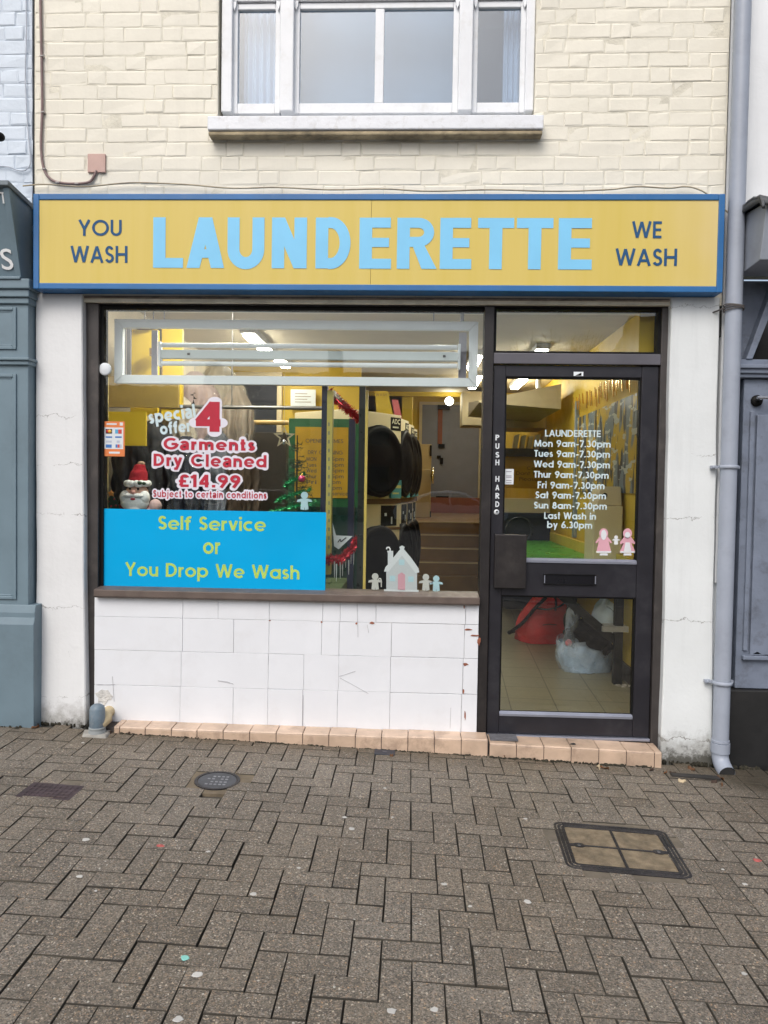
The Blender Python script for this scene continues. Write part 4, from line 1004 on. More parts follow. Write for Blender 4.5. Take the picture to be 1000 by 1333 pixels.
blob(209, 1101, .036, .026, M_red, 'paint_mark', 'faded red paint mark on the pavers at left', 'paint mark')
blob(986, 1120, .04, .03, M_red, 'paint_mark', 'faded red paint mark on the pavers at the right edge', 'paint mark')
M_leaf = [mat('dead_leaf', (.13, .06, .025), .8, var=.3), mat('pale_leaf', (.42, .34, .22), .8, var=.3), mat('dark_leaf', (.05, .03, .02), .8)]
def leaf(px, py, L, rz, k):
    x, y, z = G(px, py); s = MB(); z += .006
    s.grid(lambda u, v: (x+(u-.5)*L*math.cos(rz)-(v-.5)*L*.5*math.sin(math.pi*max(.02, min(.98, u)))*math.sin(rz), y+(u-.5)*L*math.sin(rz)+(v-.5)*L*.5*math.sin(math.pi*max(.02, min(.98, u)))*math.cos(rz), z+.008*math.cos((v-.5)*4+u*2)+.003*math.sin(u*9)), 6, 4)
    o = s.build('dead_leaf', M_leaf[k]); so_ = o.modifiers.new('thick', 'SOLIDIFY'); so_.thickness = .0008
    tag(o, 'small dead leaf lying along the foot of the shopfront', 'leaf', 'dead leaves and scraps along the shopfront')
for i, (px, py, L) in enumerate(((160, 953, .05), (167, 955, .04), (174, 953, .045), (180, 954, .05), (188, 955, .04), (143, 955, .03), (46, 948, .045), (50, 945, .04), (312, 961, .035), (342, 962, .03), (356, 964, .05), (366, 965, .03), (460, 969, .03), (602, 978, .035), (620, 979, .03), (888, 1018, .04), (900, 1002, .05), (848, 1003, .05), (866, 1007, .04), (930, 1019, .04), (938, 1014, .05), (780, 1000, .06), (787, 1001, .05), (695, 989, .03), (655, 986, .03), (876, 1008, .035), (940, 1023, .03), (560, 975, .03), (510, 985, .02))):
    leaf(px, py, L, rng.uniform(0, 6.2), (0, 2, 0, 1, 0, 2)[i % 6])

# dirt and moss gathered in the joint between pavement and shopfront
ms = MB(); r = random.Random(77); M_moss = mat('moss_and_dirt', (.030, .027, .016), .95, var=.6, vs=40, bump=.8, bs=90)
def moss(xa, xb, y, n, hh):
    for _ in range(n):
        x = r.uniform(xa, xb); q = r.uniform(.002, .011)*(1 if math.sin(x*9)+math.sin(x*23+1) > -.3 else .4); yy = y+r.gauss(0, .006)
        ms.ball((x, yy, gz(x, yy)+.0), q*1.5, q*.8, hh*r.uniform(.3, 1.2), 7, 4)
moss(-1.40, .72, -.094, 300, .006); moss(.74, 1.66, -.106, 190, .010); moss(1.70, 2.06, -.008, 150, .016); moss(-1.95, -1.62, -.008, 70, .014); moss(2.06, 3, -.03, 80, .02); moss(-2.5, -1.95, -.11, 40, .012)
tag(ms.build('moss', M_moss), 'dark moss and dirt gathered along the foot of the shopfront', 'moss', kind='stuff')
# ------------------------------------------------------------------ writing and stickers on the glass
GY = .0905
M_vw = mat('vinyl_white', (.66, .70, .72), .45, var=.03)
M_vice = mat('vinyl_ice', (.54, .66, .69), .45, var=.04)
M_vred = mat('vinyl_red', (.43, .012, .035), .45, var=.10, vs=20)
M_vhalo = mat('vinyl_halo', (.70, .68, .75), .45, var=.03)
M_vblue = mat('vinyl_blue', (.0, .36, .70), .4, var=.05, vs=2, bump=.05, bs=3, spec=.2)
M_vlime = mat('vinyl_lime', (.42, .60, .11), .45, var=.08, vs=30)
s = MB(); stroke_text(s, 'special', 193, 530, 254.5, 547.5, GY-.002, w=.215, gap=.09, style=grot, rot=R(9)); stroke_text(s, 'offer', 208, 548, 248, 564, GY-.002, w=.215, gap=.08, style=grot, rot=R(7))
tag(s.build('window_lettering', M_vice), 'white slanting words special offer on the shop window glass', 'window lettering')
def redword(label, *rows):
    s = MB()
    for t, a, b_, c, d, w_, ha, gp in rows: stroke_text(s, t, a, b_, c, d, GY-.0028, w=w_, gap=gp, style=grot, halo=ha)
    tag(s.build('window_lettering', [M_vred, M_vhalo]), label, 'window lettering')
redword('large red numeral 4 with pale outline on the shop window', ('4', 254, 523, 289.5, 562, .235, .34, .1))
redword('red words Garments Dry Cleaned outlined in white on the shop window', ('Garments', 213, 570.5, 332, 586, .21, .50, .15), ('Dry Cleaned', 200, 591.5, 347, 607.5, .20, .49, .14))
redword('red price £14.99 outlined in white on the shop window', ('£14.99', 233, 618, 313, 634.5, .205, .47, .13))
redword('small outlined line Subject to certain conditions under the price', ('Subject to certain conditions', 199.5, 639, 347, 648, .165, .60, .16))
BP = thing('window_panel', 'bright blue panel in the window with lime words Self Service or You Drop We Wash', 'window sign', (-.9, GY, 1.0))
s = MB(); (a, b_), (c, d) = W(130.5, 664, GY), W(423.5, 767, GY)
s.box(a, c, GY-.003, GY, W(280, 766.5, GY)[1], W(280, 664.5, GY)[1]); s.build('blue_panel', M_vblue, BP)
s = MB()
for t, a, b_, c, d in (('Self Service', 206, 672.5, 346, 690.5), ('or', 264.5, 700, 287, 721.2), ('You Drop We Wash', 163, 734, 390, 752)):
    stroke_text(s, t, a, b_, c, d, GY-.0036, w=.17, gap=.085)
s.build('lime_lettering', M_vlime, BP)
# opening hours and push hard on the door
HY = .094
s = MB()
stroke_text(s, 'LAUNDERETTE', 709.6, 559.8, 782.4, 568.6, HY, w=.17, gap=.06)
for t, a, b_, c, d in (('Mon 9am-7.30pm', 695.6, 573, 795, 582), ('Tues 9am-7.30pm', 695.6, 586.3, 794, 595.2), ('Wed 9am-7.30pm', 695, 600, 794, 609), ('Thur 9am-7.30pm', 695, 613.6, 792.5, 622.4), ('Fri 9am-7.30pm', 700, 627.2, 787, 636.2),
                       ('Sat 9am-7.30pm', 697, 640.3, 789, 649.3), ('Sun 8am-7.30pm', 695, 653.8, 790, 662.6), ('Last Wash in', 708.5, 667, 776, 676), ('by 6.30pm', 712.4, 678.8, 771, 687.8)):
    stroke_text(s, t, a, b_, c, d, HY, w=.18, gap=.075)
tag(s.build('door_lettering', M_vice), 'pale opening hours from Mon to Sun lettered on the glass of the door', 'door lettering')
s = MB()
for ch, y in zip('PUSHHARD', (569.6, 580.8, 592, 602, 623.4, 634.6, 645.4, 656.3)):
    stroke_text(s, ch, 645, y-3.7, 650.2, y+3.7, .0685, w=.2)
x, z = W(646.5, 666.6, .0685); s.lathe([(.0, -.0005), (.0155, -.0005), (.0155, .0005)], (x, .0685, z), 'y', 20)
s.cur = 1; s.lathe([(.0, -.0009), (.006, -.0009), (.006, .0)], (x+.002, .068, z+.003), 'y', 12); s.cur = 0
tag(s.build('push_lettering', [M_vw, M_frame2]), 'white upright words PUSH HARD with a round emblem down the door stile', 'door lettering')
# card payment sticker
ST = thing('payment_sticker', 'orange payment card sticker with eight small card logos at left of the window', 'sticker', (-1.5, GY, 1.9))
s = MB(); s.pbox(134.5, 548.5, 162.5, 594, GY-.0015, GY); s.build('sheet', mat('sticker_orange', (.72, .21, .06), .5), ST)
s = MB(); s.pbox(135.8, 556.5, 160.5, 584.5, GY-.0022, GY-.0015); s.build('white_field', M_vw, ST)
cl = {'k': mat('logo_black', (.03, .03, .04), .5), 'b': mat('logo_blue', (.04, .17, .48), .5), 'y': mat('logo_yellow', (.78, .45, .05), .5), 'r': mat('logo_red', (.6, .06, .05), .5), 'c': mat('logo_cyan', (.1, .4, .65), .5), 'g': mat('logo_grey', (.45, .5, .6), .5)}
s = MB(); ks = list(cl)
for (a, b_, c, d, k) in ((137.5, 558.5, 146, 564.5, 'k'), (150, 559, 158.5, 564.5, 'c'), (154, 559, 158.5, 564.5, 'r'), (137.5, 568, 146, 570, 'b'), (150, 568, 158.5, 570, 'b'), (138, 573.5, 145.5, 576, 'g'), (152, 573.5, 156, 576.5, 'g'), (137.8, 578.5, 145.5, 582.8, 'b'), (150.5, 578.5, 153, 582.8, 'b'), (153.2, 578.5, 155.7, 582.8, 'r'), (155.9, 578.5, 158.4, 582.8, 'g')):
    s.cur = ks.index(k); s.pbox(a, b_, c, d, GY-.0028-(.0004 if k == 'r' else 0), GY-.0022)
for (px, py, k) in ((140.5, 561.5, 'r'), (143, 561.5, 'y')):
    x, z = W(px, py, GY-.0033); s.cur = ks.index(k); s.lathe([(.0, -.0002), (.0105, -.0002), (.0105, .0005)], (x, GY-.0033-(.0003 if k == 'y' else 0), z), 'y', 16)
s.build('card_logos', [cl[k] for k in ks], ST)
s = MB(); s.pbox(139, 551, 152, 553, GY-.002, GY-.0014); s.pbox(156, 550, 160, 554, GY-.002, GY-.0014); s.pbox(142, 588, 156, 590.5, GY-.002, GY-.0014); s.build('white_print', M_vw, ST)
s = MB(); x, z = W(136.8, 480.5, .066); s.lathe([(.0, -.004), (.030, -.004), (.0375, .0), (.0375, .006), (0, .006)], (x, .066, z), 'y', 28)
tag(s.build('round_sticker', M_vw), 'plain round white disc stuck at the left edge of the window', 'sticker')
s = MB(); s.pbox(656.5, 610.5, 668.8, 630.5, HY-.001, HY)
o_ = thing('notice_sticker', 'small white printed sticker on the left edge of the door glass', 'sticker', (0, 0, 0))
s.build('sheet', M_vw, o_)
s = MB()
for y in (613.5, 619, 620.8, 625, 628): s.pbox(659, y, 666, y+.9, HY-.0016, HY-.001)
s.build('print', mat('print_grey', (.25, .22, .28), .6), o_)
# frosted winter window clings
M_frost = mat('frosted_cling', (.66, .68, .70), .6, var=.05)
M_frostg = mat('frosted_grey', (.54, .56, .58), .6, var=.05)
M_pink = mat('cling_pink', (.64, .34, .40), .6, var=.08)
M_aqua = mat('cling_aqua', (.44, .62, .68), .6, var=.08)
M_gb = mat('cling_biscuit', (.55, .54, .51), .6, var=.06)
CY = .0985
def figure(mb, px, py, h, Y, arms=1):
    """little gingerbread outline, h pixels tall, feet at (px, py)"""
    def c(ox, oy, r, n=14): 
        x, z = W(px+ox*h, py-oy*h, Y); k = r*h*.0045; mb.prism([(x+k*math.cos(2*math.pi*i/n), z+k*math.sin(2*math.pi*i/n)) for i in range(n)], Y-.0006, Y)
    def q(p): mb.prism([W(px+a*h, py-b_*h, Y) for a, b_ in p], Y-.0012, Y-.0006)
    c(0, .80, .20); q([(-.17, .62), (-.38, .56), (-.42, .44), (-.18, .46), (-.22, .04), (-.02, .0), (0, .18), (.02, .0), (.22, .04), (.18, .46), (.42, .44), (.38, .56), (.17, .62)])
for px, py, lab in ((488.5, 768, 'frosted gingerbread man cling at left of the gingerbread house'), (554.5, 769, 'frosted gingerbread man cling at right of the gingerbread house')):
    s = MB(); figure(s, px, py, 22, CY)
    if px < 500: s.tube([(lambda q: (q[0], CY-.001, q[1]))(W(px+a, py-b_, CY)) for a, b_ in ((8, 4), (8, 12), (7, 15), (5, 15), (4.5, 13))], .0035, 6)
    tag(s.build('gingerbread_cling', M_gb), lab, 'window cling')
H_ = thing('gingerbread_house_cling', 'frosted gingerbread house cling with pink door at the foot of the window', 'window cling', (0, 0, 0))
s = MB(); s.prism([W(a, b_, CY) for a, b_ in ((503, 769), (543, 770), (543, 744), (523, 719), (503, 742))], CY-.0006, CY); s.build('house_front', M_frostg, H_)
s = MB(); s.prism([W(a, b_, CY) for a, b_ in ((500, 744), (502, 738), (505, 735), (505, 720), (504, 717), (512, 717), (512, 726), (521, 715), (520, 712), (523.5, 710), (527, 712), (526, 715), (536, 727), (545, 740), (546, 745), (541, 746), (523.5, 723), (506, 744))], CY-.0013, CY-.0006)
s.prism([W(a, b_, CY) for a, b_ in ((500, 767), (545, 768), (545, 771), (500, 770))], CY-.0013, CY-.0006)
s.tube([(lambda q: (q[0], CY-.001, q[1]))(W(a, b_, CY)) for a, b_ in ((508, 719), (508, 714.5), (506.5, 712.5), (504, 712.8), (503.3, 715))], .0045, 6); s.build('icing', M_frost, H_)
s = MB(); s.prism([W(a, b_, CY) for a, b_ in ((518, 768), (527.5, 768.3), (527.5, 748), (523, 745), (518, 748))], CY-.0013, CY-.0006); s.build('door', M_pink, H_)
s = MB()
for a, b_ in ((511, 753), (535, 754), (523, 732)): s.pbox(a-3.6, b_-3.6, a+3.6, b_+3.6, CY-.0013, CY-.0006)
s.build('window', M_aqua, H_)
def elf(px, py, h, lab):
    s = MB(); figure(s, px, py, h, CY)
    o = tag(s.build('elf_cling', M_aqua), lab, 'window cling'); return o
elf(568, 770, 21, 'small pale blue elf cling at the far right of the window foot')
elf(396.5, 664, 24, 'small pale blue elf cling standing above the blue panel')
for px, lab, k in ((786, 'pink coated bearded figure cling on the lower door glass', 0), (817, 'pink figure cling in a wide skirt and white apron on the door glass', 1)):
    o = thing('figure_cling', lab, 'window cling', (0, 0, 0)); Y = .1015
    body = [(-.26, .0), (-.30, .10), (-.20, .52), (-.30, .40), (-.36, .44), (-.18, .68), (.18, .68), (.36, .44), (.30, .40), (.20, .52), (.30, .10), (.26, 0)] if k == 0 else [(-.34, .02), (-.16, .42), (-.30, .36), (-.34, .42), (-.16, .66), (.16, .66), (.34, .42), (.30, .36), (.16, .42), (.34, .02)]
    h = 34; py = 723
    s = MB(); s.prism([W(px+a*h*.9, py-(b_*.9+.10)*h, .095) for a, b_ in body], .0945, .0952)
    x, z = W(px, py-.84*h, .095); s.prism([(x+.026*math.cos(2*math.pi*i/16), z+.03*math.sin(2*math.pi*i/16)) for i in range(16)], .0945, .0952)
    s.build('clothing', M_pink, o)
    s = MB(); s.prism([(x+.016*math.cos(2*math.pi*i/14), z-.008+(.030 if k == 0 else .017)*math.sin(2*math.pi*i/14)) for i in range(14)], .0935, .0944)
    s.prism([W(px+a*h*.9, py-(b_*.9+.10)*h, .095) for a, b_ in ((-.31, .0), (-.32, .07), (.32, .07), (.31, .0))], .0935, .0944)
    if k: s.prism([W(px+a*h, py-b_*h, .095) for a, b_ in ((-.14, .16), (-.08, .5), (.08, .5), (.14, .16))], .0935, .0944)
    s.prism([W(px+a*h, py-b_*h, .095) for a, b_ in ((-.16, .0), (-.14, .08), (.14, .08), (.16, 0))], .0935, .0944)
    s.build('trim', M_frost, o)
s = MB(); figure(s, 802, 709, 12, .0945); tag(s.build('toy_cling', M_frost), 'tiny white and pink toy cling between the two pink figures', 'window cling')

# ------------------------------------------------------------------ interior shell
M_yel = mat('yellow_wall', (.58, .40, .035), .55, var=.08, vs=2, bump=.05)
M_yel2 = mat('bright_yellow_board', (.78, .55, .04), .45, var=.04, vs=2)
M_ceil = mat('cream_ceiling', (.50, .435, .32), .8, var=.06, vs=2)
M_floor = bpy.data.materials.new('terrazzo_tile'); _b = NB(M_floor); _p = _b.pos()
_br = _b.n('TexBrick', {'Vector': _b.n('Mapping', {'Vector': _p, 'Rotation': (0, 0, R(3))}), 'Color1': (.25, .22, .14), 'Color2': (.22, .20, .135), 'Mortar': (.07, .06, .045), 'Scale': 1.0, 'Mortar Size': .004, 'Brick Width': .305, 'Row Height': .305, 'Mortar Smooth': .1}, offset=0.0)
_c = _b.mix(_b.m('MULTIPLY', _b.ramp(_b.noise(40, _p, 5, .7), .4, .65), .35), _br, (.17, .14, .09))
_b.out(_b.n('BsdfPrincipled', {'Base Color': _c, 'Roughness': .35}))
M_stair = mat('tan_stair_tile', (.20, .115, .042), .5, var=.14, vs=4, bump=.1)
M_nose = mat('stair_nosing', (.46, .35, .18), .5)
FZ = .07; XL, XR = -1.86, 1.93; CZ = 2.84
s = MB(); s.box(XL, XR, .12, 6.2, FZ-.3, FZ); s.build('shop_floor', M_floor, B)
s = MB(); s.box(XL-.1, XR+.1, .21, 6.1, CZ, CZ+.08); s.box(XL-.1, XR+.1, 6.1, 12, 3.45, 3.5); s.build('shop_ceiling', M_ceil, B)
s = MB()
s.box(XR, XR+.08, .205, 12, -.2, 3.6); s.box(XL, XR, 10.9, 11, .2, 3.6)
s.box(XL, -.32, 4.0, 4.1, -.2, CZ); s.box(XL, XR, 6.1, 6.18, CZ-.06, 3.5)
s.box(.10, .24, 6.2, 10.9, FZ, 3.5)
s.build('yellow_wall', M_yel, B)
s = MB(); s.box(XL-.1, XL, .17, 12, -.2, 3.6); s.build('cream_wall', mat('cream_interior', (.56, .49, .36), .7), B)
s = MB(); s.box(1.60, XR, .201, .205, 2.0, CZ); s.box(-1.7, 1.75, .2, .208, 2.62, CZ); s.build('front_upstand', M_yel, B)
M_duct = mat('duct_paint', (.40, .33, .20), .7, var=.08)
s = MB(); s.box(1.42, XR-.0, 5.2, 5.9, CZ-.55, CZ-.25); s.box(.9, 1.42, 5.6, 6.1, 2.35, CZ-.05); s.build('boxed_duct', M_duct, B)
s = MB(); s.hexa([(.95, 3.6, 2.42), (1.8, 3.6, 2.36), (1.8, 5.2, 2.36), (.95, 5.2, 2.42), (.95, 3.6, 2.44), (1.8, 3.6, 2.62), (1.8, 5.2, 2.62), (.95, 5.2, 2.60)]); s.build('boxed_duct', M_duct, B)
s = MB(); s.box(XL, XR, .2, .23, FZ, FZ+.1); s.box(XR-.018, XR-.001, .25, 6, FZ, FZ+.13); s.build('skirting', mat('dark_skirting', (.04, .03, .025), .5), B)
st = MB(); PZ = .35; y0 = 5.6
st.box(.24, XR-.019, y0, 12, FZ, PZ)
ys = [5.75, 5.98, 6.22, 6.46]; rs = .17
for k, y in enumerate(ys): st.box(.24, XR-.019, y, 10.9, PZ+k*rs+.001, PZ+(k+1)*rs)
stairs = st.build('staircase', M_stair, B)
s = MB()
for k, y in enumerate(ys): s.box(.245, XR-.02, y-.012, y+.012, PZ+(k+1)*rs-.01, PZ+(k+1)*rs+.004)
s.build('nosing', M_nose, stairs)
LZ = PZ+4*rs
# back door up on the landing
BY = 10.85
bd = MB(); (a, b_), (c, d) = W(550, 527, BY), W(622, 648, BY)
bd.box(a, c, BY, BY+.045, d, b_); bdo = bd.build('back_door', mat('grey_steel_door', (.19, .20, .24), .5, var=.06), B)
s = MB(); s.frame(a-.06, c+.06, LZ, b_+.06, BY-.03, BY+.049, .058, .001); s.build('door_frame', mat('cream_frame', (.55, .47, .28), .5), bdo)
s = MB(); s.pbox(570, 531, 576, 578, BY-.02, BY-.001); s.build('timber_batten', mat('redbrown_timber', (.24, .075, .035), .6), bdo)
s = MB(); s.pbox(570, 527, 586, 533, BY-.06, BY-.021); s.pbox(571, 578, 579, 583, BY-.05, BY-.001); s.pbox(569, 593, 574, 597, BY-.04, BY-.001); s.pbox(573, 596, 577, 604, BY-.05, BY-.001); s.pbox(568, 646, 584, 650, BY-.2, BY-.002); s.build('door_hardware', M_black, bdo)
s = MB(); s.box(a-.05, c+.05, BY-.28, BY-.031, LZ, d-.003); s.build('red_sill', mat('red_brown_lino', (.22, .07, .035), .6), bdo)

# ceiling lights
M_lit = emit('fluorescent_glow', (1, .94, .80), 38)
M_fit = mat('light_fitting_grey', (.42, .43, .45), .5)
def batten(x, y0, y1, label, w=.13, glow=None):
    o = thing('ceiling_light', label, 'ceiling light', (x, (y0+y1)/2, CZ), group='fluorescent battens on the shop ceiling')
    s = MB(); s.box(x-w/2, x+w/2, y0, y1, CZ-.05, CZ-.001); s.build('housing', M_fit, o, bevel=.006)
    s = MB(); s.box(x-w*.36, x+w*.36, y0+.03, y1-.03, CZ-.075, CZ-.0515); s.build('diffuser', glow or M_lit, o, bevel=.01)
M_lit3 = emit('fluorescent_bright_glow', (1, .95, .84), 95)
M_lit2 = emit('added_strip_glow', (1, .95, .84), 16)
batten(-1.13, 1.95, 3.0, 'fluorescent batten lit above the window display at left')
batten(-1.10, 3.2, 3.7, 'short lit fluorescent batten nearest the back left wall')
batten(1.43, 2.55, 2.95, 'short lit fluorescent batten seen behind the pane over the door')
batten(1.52, 4.2, 5.2, 'lit fluorescent batten seen in the top left of the door glass')
batten(.87, 2.9, 3.7, 'added batten making the bright patch in the right end of the hanging frame')  # added batten, stands in for a bright patch at the frame's right end
batten(.99, 4.2, 5.2, 'added batten farthest back beside the beam continuing the bright patch')  # second added batten, carries the same bright patch farther back
batten(-.95, .22, .62, 'fluorescent batten set forward behind the hanging light frame to light the left boards', w=.2, glow=M_lit3)  # fitting set forward with raised glow to light the yellow boards
batten(.45, .35, .72, 'unseen batten added behind the hanging frame to light the display', glow=M_lit2)  # out of view, added to light the display fronts
o = thing('bulkhead_lamp', 'round glowing lamp fixed to the ochre beam above the back stairs', 'lamp', (0, 0, 0))
x, z = W(585, 522, 6.0)
s = MB(); s.ball((x, 6.02, z), .055, .05, .055); s.build('globe', emit('lamp_glow', (1, .96, .85), 25), o)
s = MB(); s.lathe([(.0, 0), (.06, 0), (.06, .03), (0, .03)], (x, 6.045, z), 'y', 18); s.build('base', M_fit, o)
o = thing('ceiling_light', 'pair of unseen strips added to light the landing by the grey back door', 'ceiling light', (0, 0, 0))  # hidden above the beam, added to brighten stairs and back door
for y in (7.3, 9.2):
    s = MB(); s.box(.5, 1.7, y-.1, y+.1, 3.40, 3.449); s.build('housing', M_fit, o); s = MB(); s.box(.53, 1.67, y-.08, y+.08, 3.375, 3.398); s.build('diffuser', M_lit2, o)
# small ceiling fittings
o = thing('security_camera', 'small black dome camera on the ceiling seen through the door', 'camera', (0, 0, 0)); x, z = W(701, 509, 4.3)
s = MB(); s.ball((x, 4.3, z-.01), .05, .05, .045); s.build('dome', M_black, o); s = MB(); s.tube([(x, 4.3, z+.02), (x, 4.3, CZ)], .03, 12); s.build('mount', M_fit, o)
o = thing('smoke_alarm', 'round white ceiling alarm just above the hanging light frame', 'smoke alarm', (0, 0, 0)); x, z = W(492, 404, .9)
s = MB(); s.lathe([(0, -.05), (.05, -.05), (.075, -.02), (.08, .0), (0, .0)], (x, .9, CZ), 'z', 20); s.build('body', M_fit, o); s = MB(); s.lathe([(0, -.056), (.03, -.056), (.03, -.05)], (x, .9, CZ), 'z', 12); s.build('sensor', M_black, o)

# ------------------------------------------------------------------ hanging light frame in the window
LY = .20
LF = thing('hanging_light_frame', 'empty white rectangular light box frame with two tubes hung behind the window', 'light box', (-.3, LY, 2.4))
M_lf = mat('white_enamel', (.82, .86, .90), .4, var=.04)
p0, p1, p2, p3 = W(149, 415, LY), W(623, 418.5, LY), W(622, 505.5, LY), W(149, 497, LY)
fx0, fx1, fz0, fz1 = p0[0], p1[0], (p2[1]+p3[1])/2, (p0[1]+p1[1])/2
s = MB(); t = .052; y0, y1 = LY, LY+.035
for q in ([(fx0, fz1), (fx1, fz1), (fx1-t, fz1-t), (fx0+t, fz1-t)], [(fx0, fz0), (fx1, fz0), (fx1-t, fz0+t), (fx0+t, fz0+t)], [(fx0, fz0+.0), (fx0, fz1), (fx0+t, fz1-t), (fx0+t, fz0+t)], [(fx1, fz0), (fx1, fz1), (fx1-t, fz1-t), (fx1-t, fz0+t)]):
    c = np.mean(q, axis=0); q = [tuple(np.array(p)*.998+c*.002) for p in q]; s.prism(q, y0, y1)
s.build('frame', M_lf, LF, bevel=.002)
bx0, bx1 = W(208, 460, LY+.02)[0], W(598, 460, LY+.02)[0]; bz1, bz0 = W(400, 456.5, LY+.02)[1], W(400, 468, LY+.02)[1]
s = MB(); s.box(bx0, bx1, LY+.02, LY+.06, bz0, bz1); s.build('batten', mat('batten_enamel', (.60, .66, .67), .4, var=.04), LF, bevel=.004)
tubes_z = (W(400, 450.5, LY+.02)[1], W(400, 474.5, LY+.02)[1])
for z in tubes_z:
    s = MB(); s.tube([(bx0+.012, LY+.025, z), (bx1-.012, LY+.025, z)], .0145, 14); s.build('tube', mat('unlit_tube', (.80, .83, .86), .25, var=.02), LF)
for x in (bx0-.008, bx1-.008):
    s = MB(); s.box(x, x+.016, LY+.01, LY+.05, tubes_z[1]-.02, tubes_z[0]+.02); s.build('end_bracket', M_lf, LF, bevel=.003)
for x in (bx0+.18, bx1-.09):
    s = MB(); s.tube([(x-.008, LY+.016, (bz0+bz1)/2), (x+.008, LY+.016, (bz0+bz1)/2)], .007, 6); s.build('knockout', M_black, LF)
for px in (200, 214, 565, 602):
    x = W(px, 400, LY+.06)[0]; s = MB(); s.tube([(x, LY+.06, fz1), (x, LY+.06, CZ)], .0035 if px != 602 else .012, 6); s.build('hanger', mat('hanger_grey', (.2, .2, .24), .5), LF)
s = MB(); s.box(W(200, 450, LY+.1)[0], W(207.5, 450, LY+.1)[0], LY+.064, LY+.075, fz0+t+.001, fz1-t-.001); s.box(W(597, 450, LY+.1)[0], W(607, 450, LY+.1)[0], LY+.064, LY+.075, fz0+t+.001, fz1-t-.001); s.build('back_strap', mat('grey_strap', (.27, .26, .31), .5), LF)

# ------------------------------------------------------------------ window display, left half
def simple(name, label, cat, m, *boxes, bevel=.003, group=None):
    s = MB()
    for b_ in boxes: s.pbox(*b_)
    return tag(s.build(name, m, bevel=bevel), label, cat, group)
M_olive = mat('ochre_plywood', (.34, .23, .045), .55, var=.2, vs=5)
DB = thing('display_boards', 'tall yellow boards with a dark capped post at upper left inside the window', 'display board', (-1.4, 1.5, FZ))
s = MB(); s.pbox(170, 429, 205, 540, .70, .74); s.build('yellow_board', M_yel2, DB)
s = MB(); s.pbox(210, 428, 237, 545, .90, .94); s.build('yellow_board', M_yel2, DB)
s = MB(); s.pbox(176, 422, 197, 427.5, .66, .74); s.pbox(204, 427.5, 208, 495, .76, .8); s.build('dark_cap', M_black, DB)
s = MB(); s.pbox(194.5, 453, 206, 463, .62, .66); s.pbox(201, 463, 209.5, 500, .82, .86); s.build('wood_bracket', mat('raw_timber', (.30, .19, .08), .6, var=.2), DB)
s = MB(); s.pbox(157, 420, 163, 495, .62, .64); s.pbox(165, 420, 170, 495, .64, .66); s.build('grey_upright', mat('grey_upright', (.16, .16, .19), .5), DB)
s = MB(); s.pbox(134, 490, 232, 530, .58, .61); s.build('plywood_face', M_olive, DB)
s = MB(); s.pbox(133, 490, 138, 664, .32, .36); s.build('pale_post', mat('pale_yellow_post', (.50, .40, .17), .5), DB)
s = MB(); s.pbox(140, 536, 190, 580, .56, .58); s.build('yellow_board', M_yel2, DB)
s = MB(); z = W(300, 530, .9)[1]; s.tube([(XL, .9, z), (W(424, 530, .9)[0], .9, z)], .014, 10); s.tube([(-1.0, .9, z+.01), (-1.0, .9, CZ)], .006, 6); s.tube([(-1.62, .9, z), (-1.62, .9, CZ)], .006, 6)
tag(s.build('hanging_rail', mat('grey_rail', (.20, .19, .18), .4, .5)), 'long grey clothes rail running behind the lettered window', 'clothes rail')
DPf = thing('display_platform', 'low green topped display platform behind the blue window panel', 'display platform', (-1, .2, FZ))
s = MB(); s.box(-1.74, -.235, .2, 1.75, .70, .775); s.build('top', mat('green_baize', (.06, .10, .03), .8, var=.2), DPf, bevel=.006)
s = MB(); s.box(-1.72, -.25, .24, 1.7, FZ, .70); s.build('plinth', mat('dark_plinth', (.03, .03, .03), .7), DPf)
M_poly = film('polythene', (.85, .86, .88), .075, .06, 22)
def garment(x, y, ztop, wid, length, m, label, poly=True, seed=1, rz=0, deep=.10, name='hanging_garment', cat='garment'):
    r = random.Random(seed); ph = [r.uniform(0, 6) for _ in range(6)]
    o = thing(name, label, cat, (x, y, ztop), rz)
    def shape(grow, amp):
        def f(u, v):
            a = 2*math.pi*u; hv = min(1, v/.13); hw = wid/2*(.20+.80*hv**.8)*(1-.10*max(0, min(1, (v-.15)/.2))+.12*v)+grow; dp = deep*(.22+.60*math.sqrt(min(1, v/.14)))+grow
            fold = 1+amp*min(1, v*2.5)*(math.sin(a*7+ph[0]+v*1.5)+.8*math.sin(a*13+ph[1]-v*2)+.6*math.sin(a*19+ph[2]))
            cr = .006*math.sin(31*v+5*math.cos(a)+ph[3])*min(1, v*3)
            return (math.cos(a)*hw*(1+(fold-1)*.22)+cr, math.sin(a)*dp*fold+cr, -(v*length+.05*hv*abs(math.cos(a))) )
        return f
    s = MB(); s.grid(shape(0, .20), 96, 40); s.build('cloth', m, o, local=True)
    if poly:
        s = MB(); s.grid(shape(.014, .24), 80, 30); s.build('polythene_cover', M_poly, o, local=True)
    s = MB(); s.tube(spline([(0, 0, -.02), (0, 0, .05), (.02, 0, .075), (.03, 0, .055)]), .003, 6); s.build('hook', mat('hanger_wire', (.5, .5, .5), .3, .9), o, local=True)
    return o
ivory = mat('ivory_cloth', (.62, .55, .44), .8, var=.15, vs=12); pinkc = mat('dusty_pink_cloth', (.52, .40, .38), .8, var=.12); greyc = mat('grey_cloth', (.16, .17, .20), .8, var=.2)
blk = mat('black_cloth', (.007, .007, .010), .9, var=.3, spec=.08); navy = mat('navy_cloth', (.012, .015, .028), .8, var=.3, spec=.2); brown = mat('brown_cloth', (.06, .038, .022), .8, var=.3); tan = mat('taupe_cloth', (.36, .29, .22), .8, var=.2)
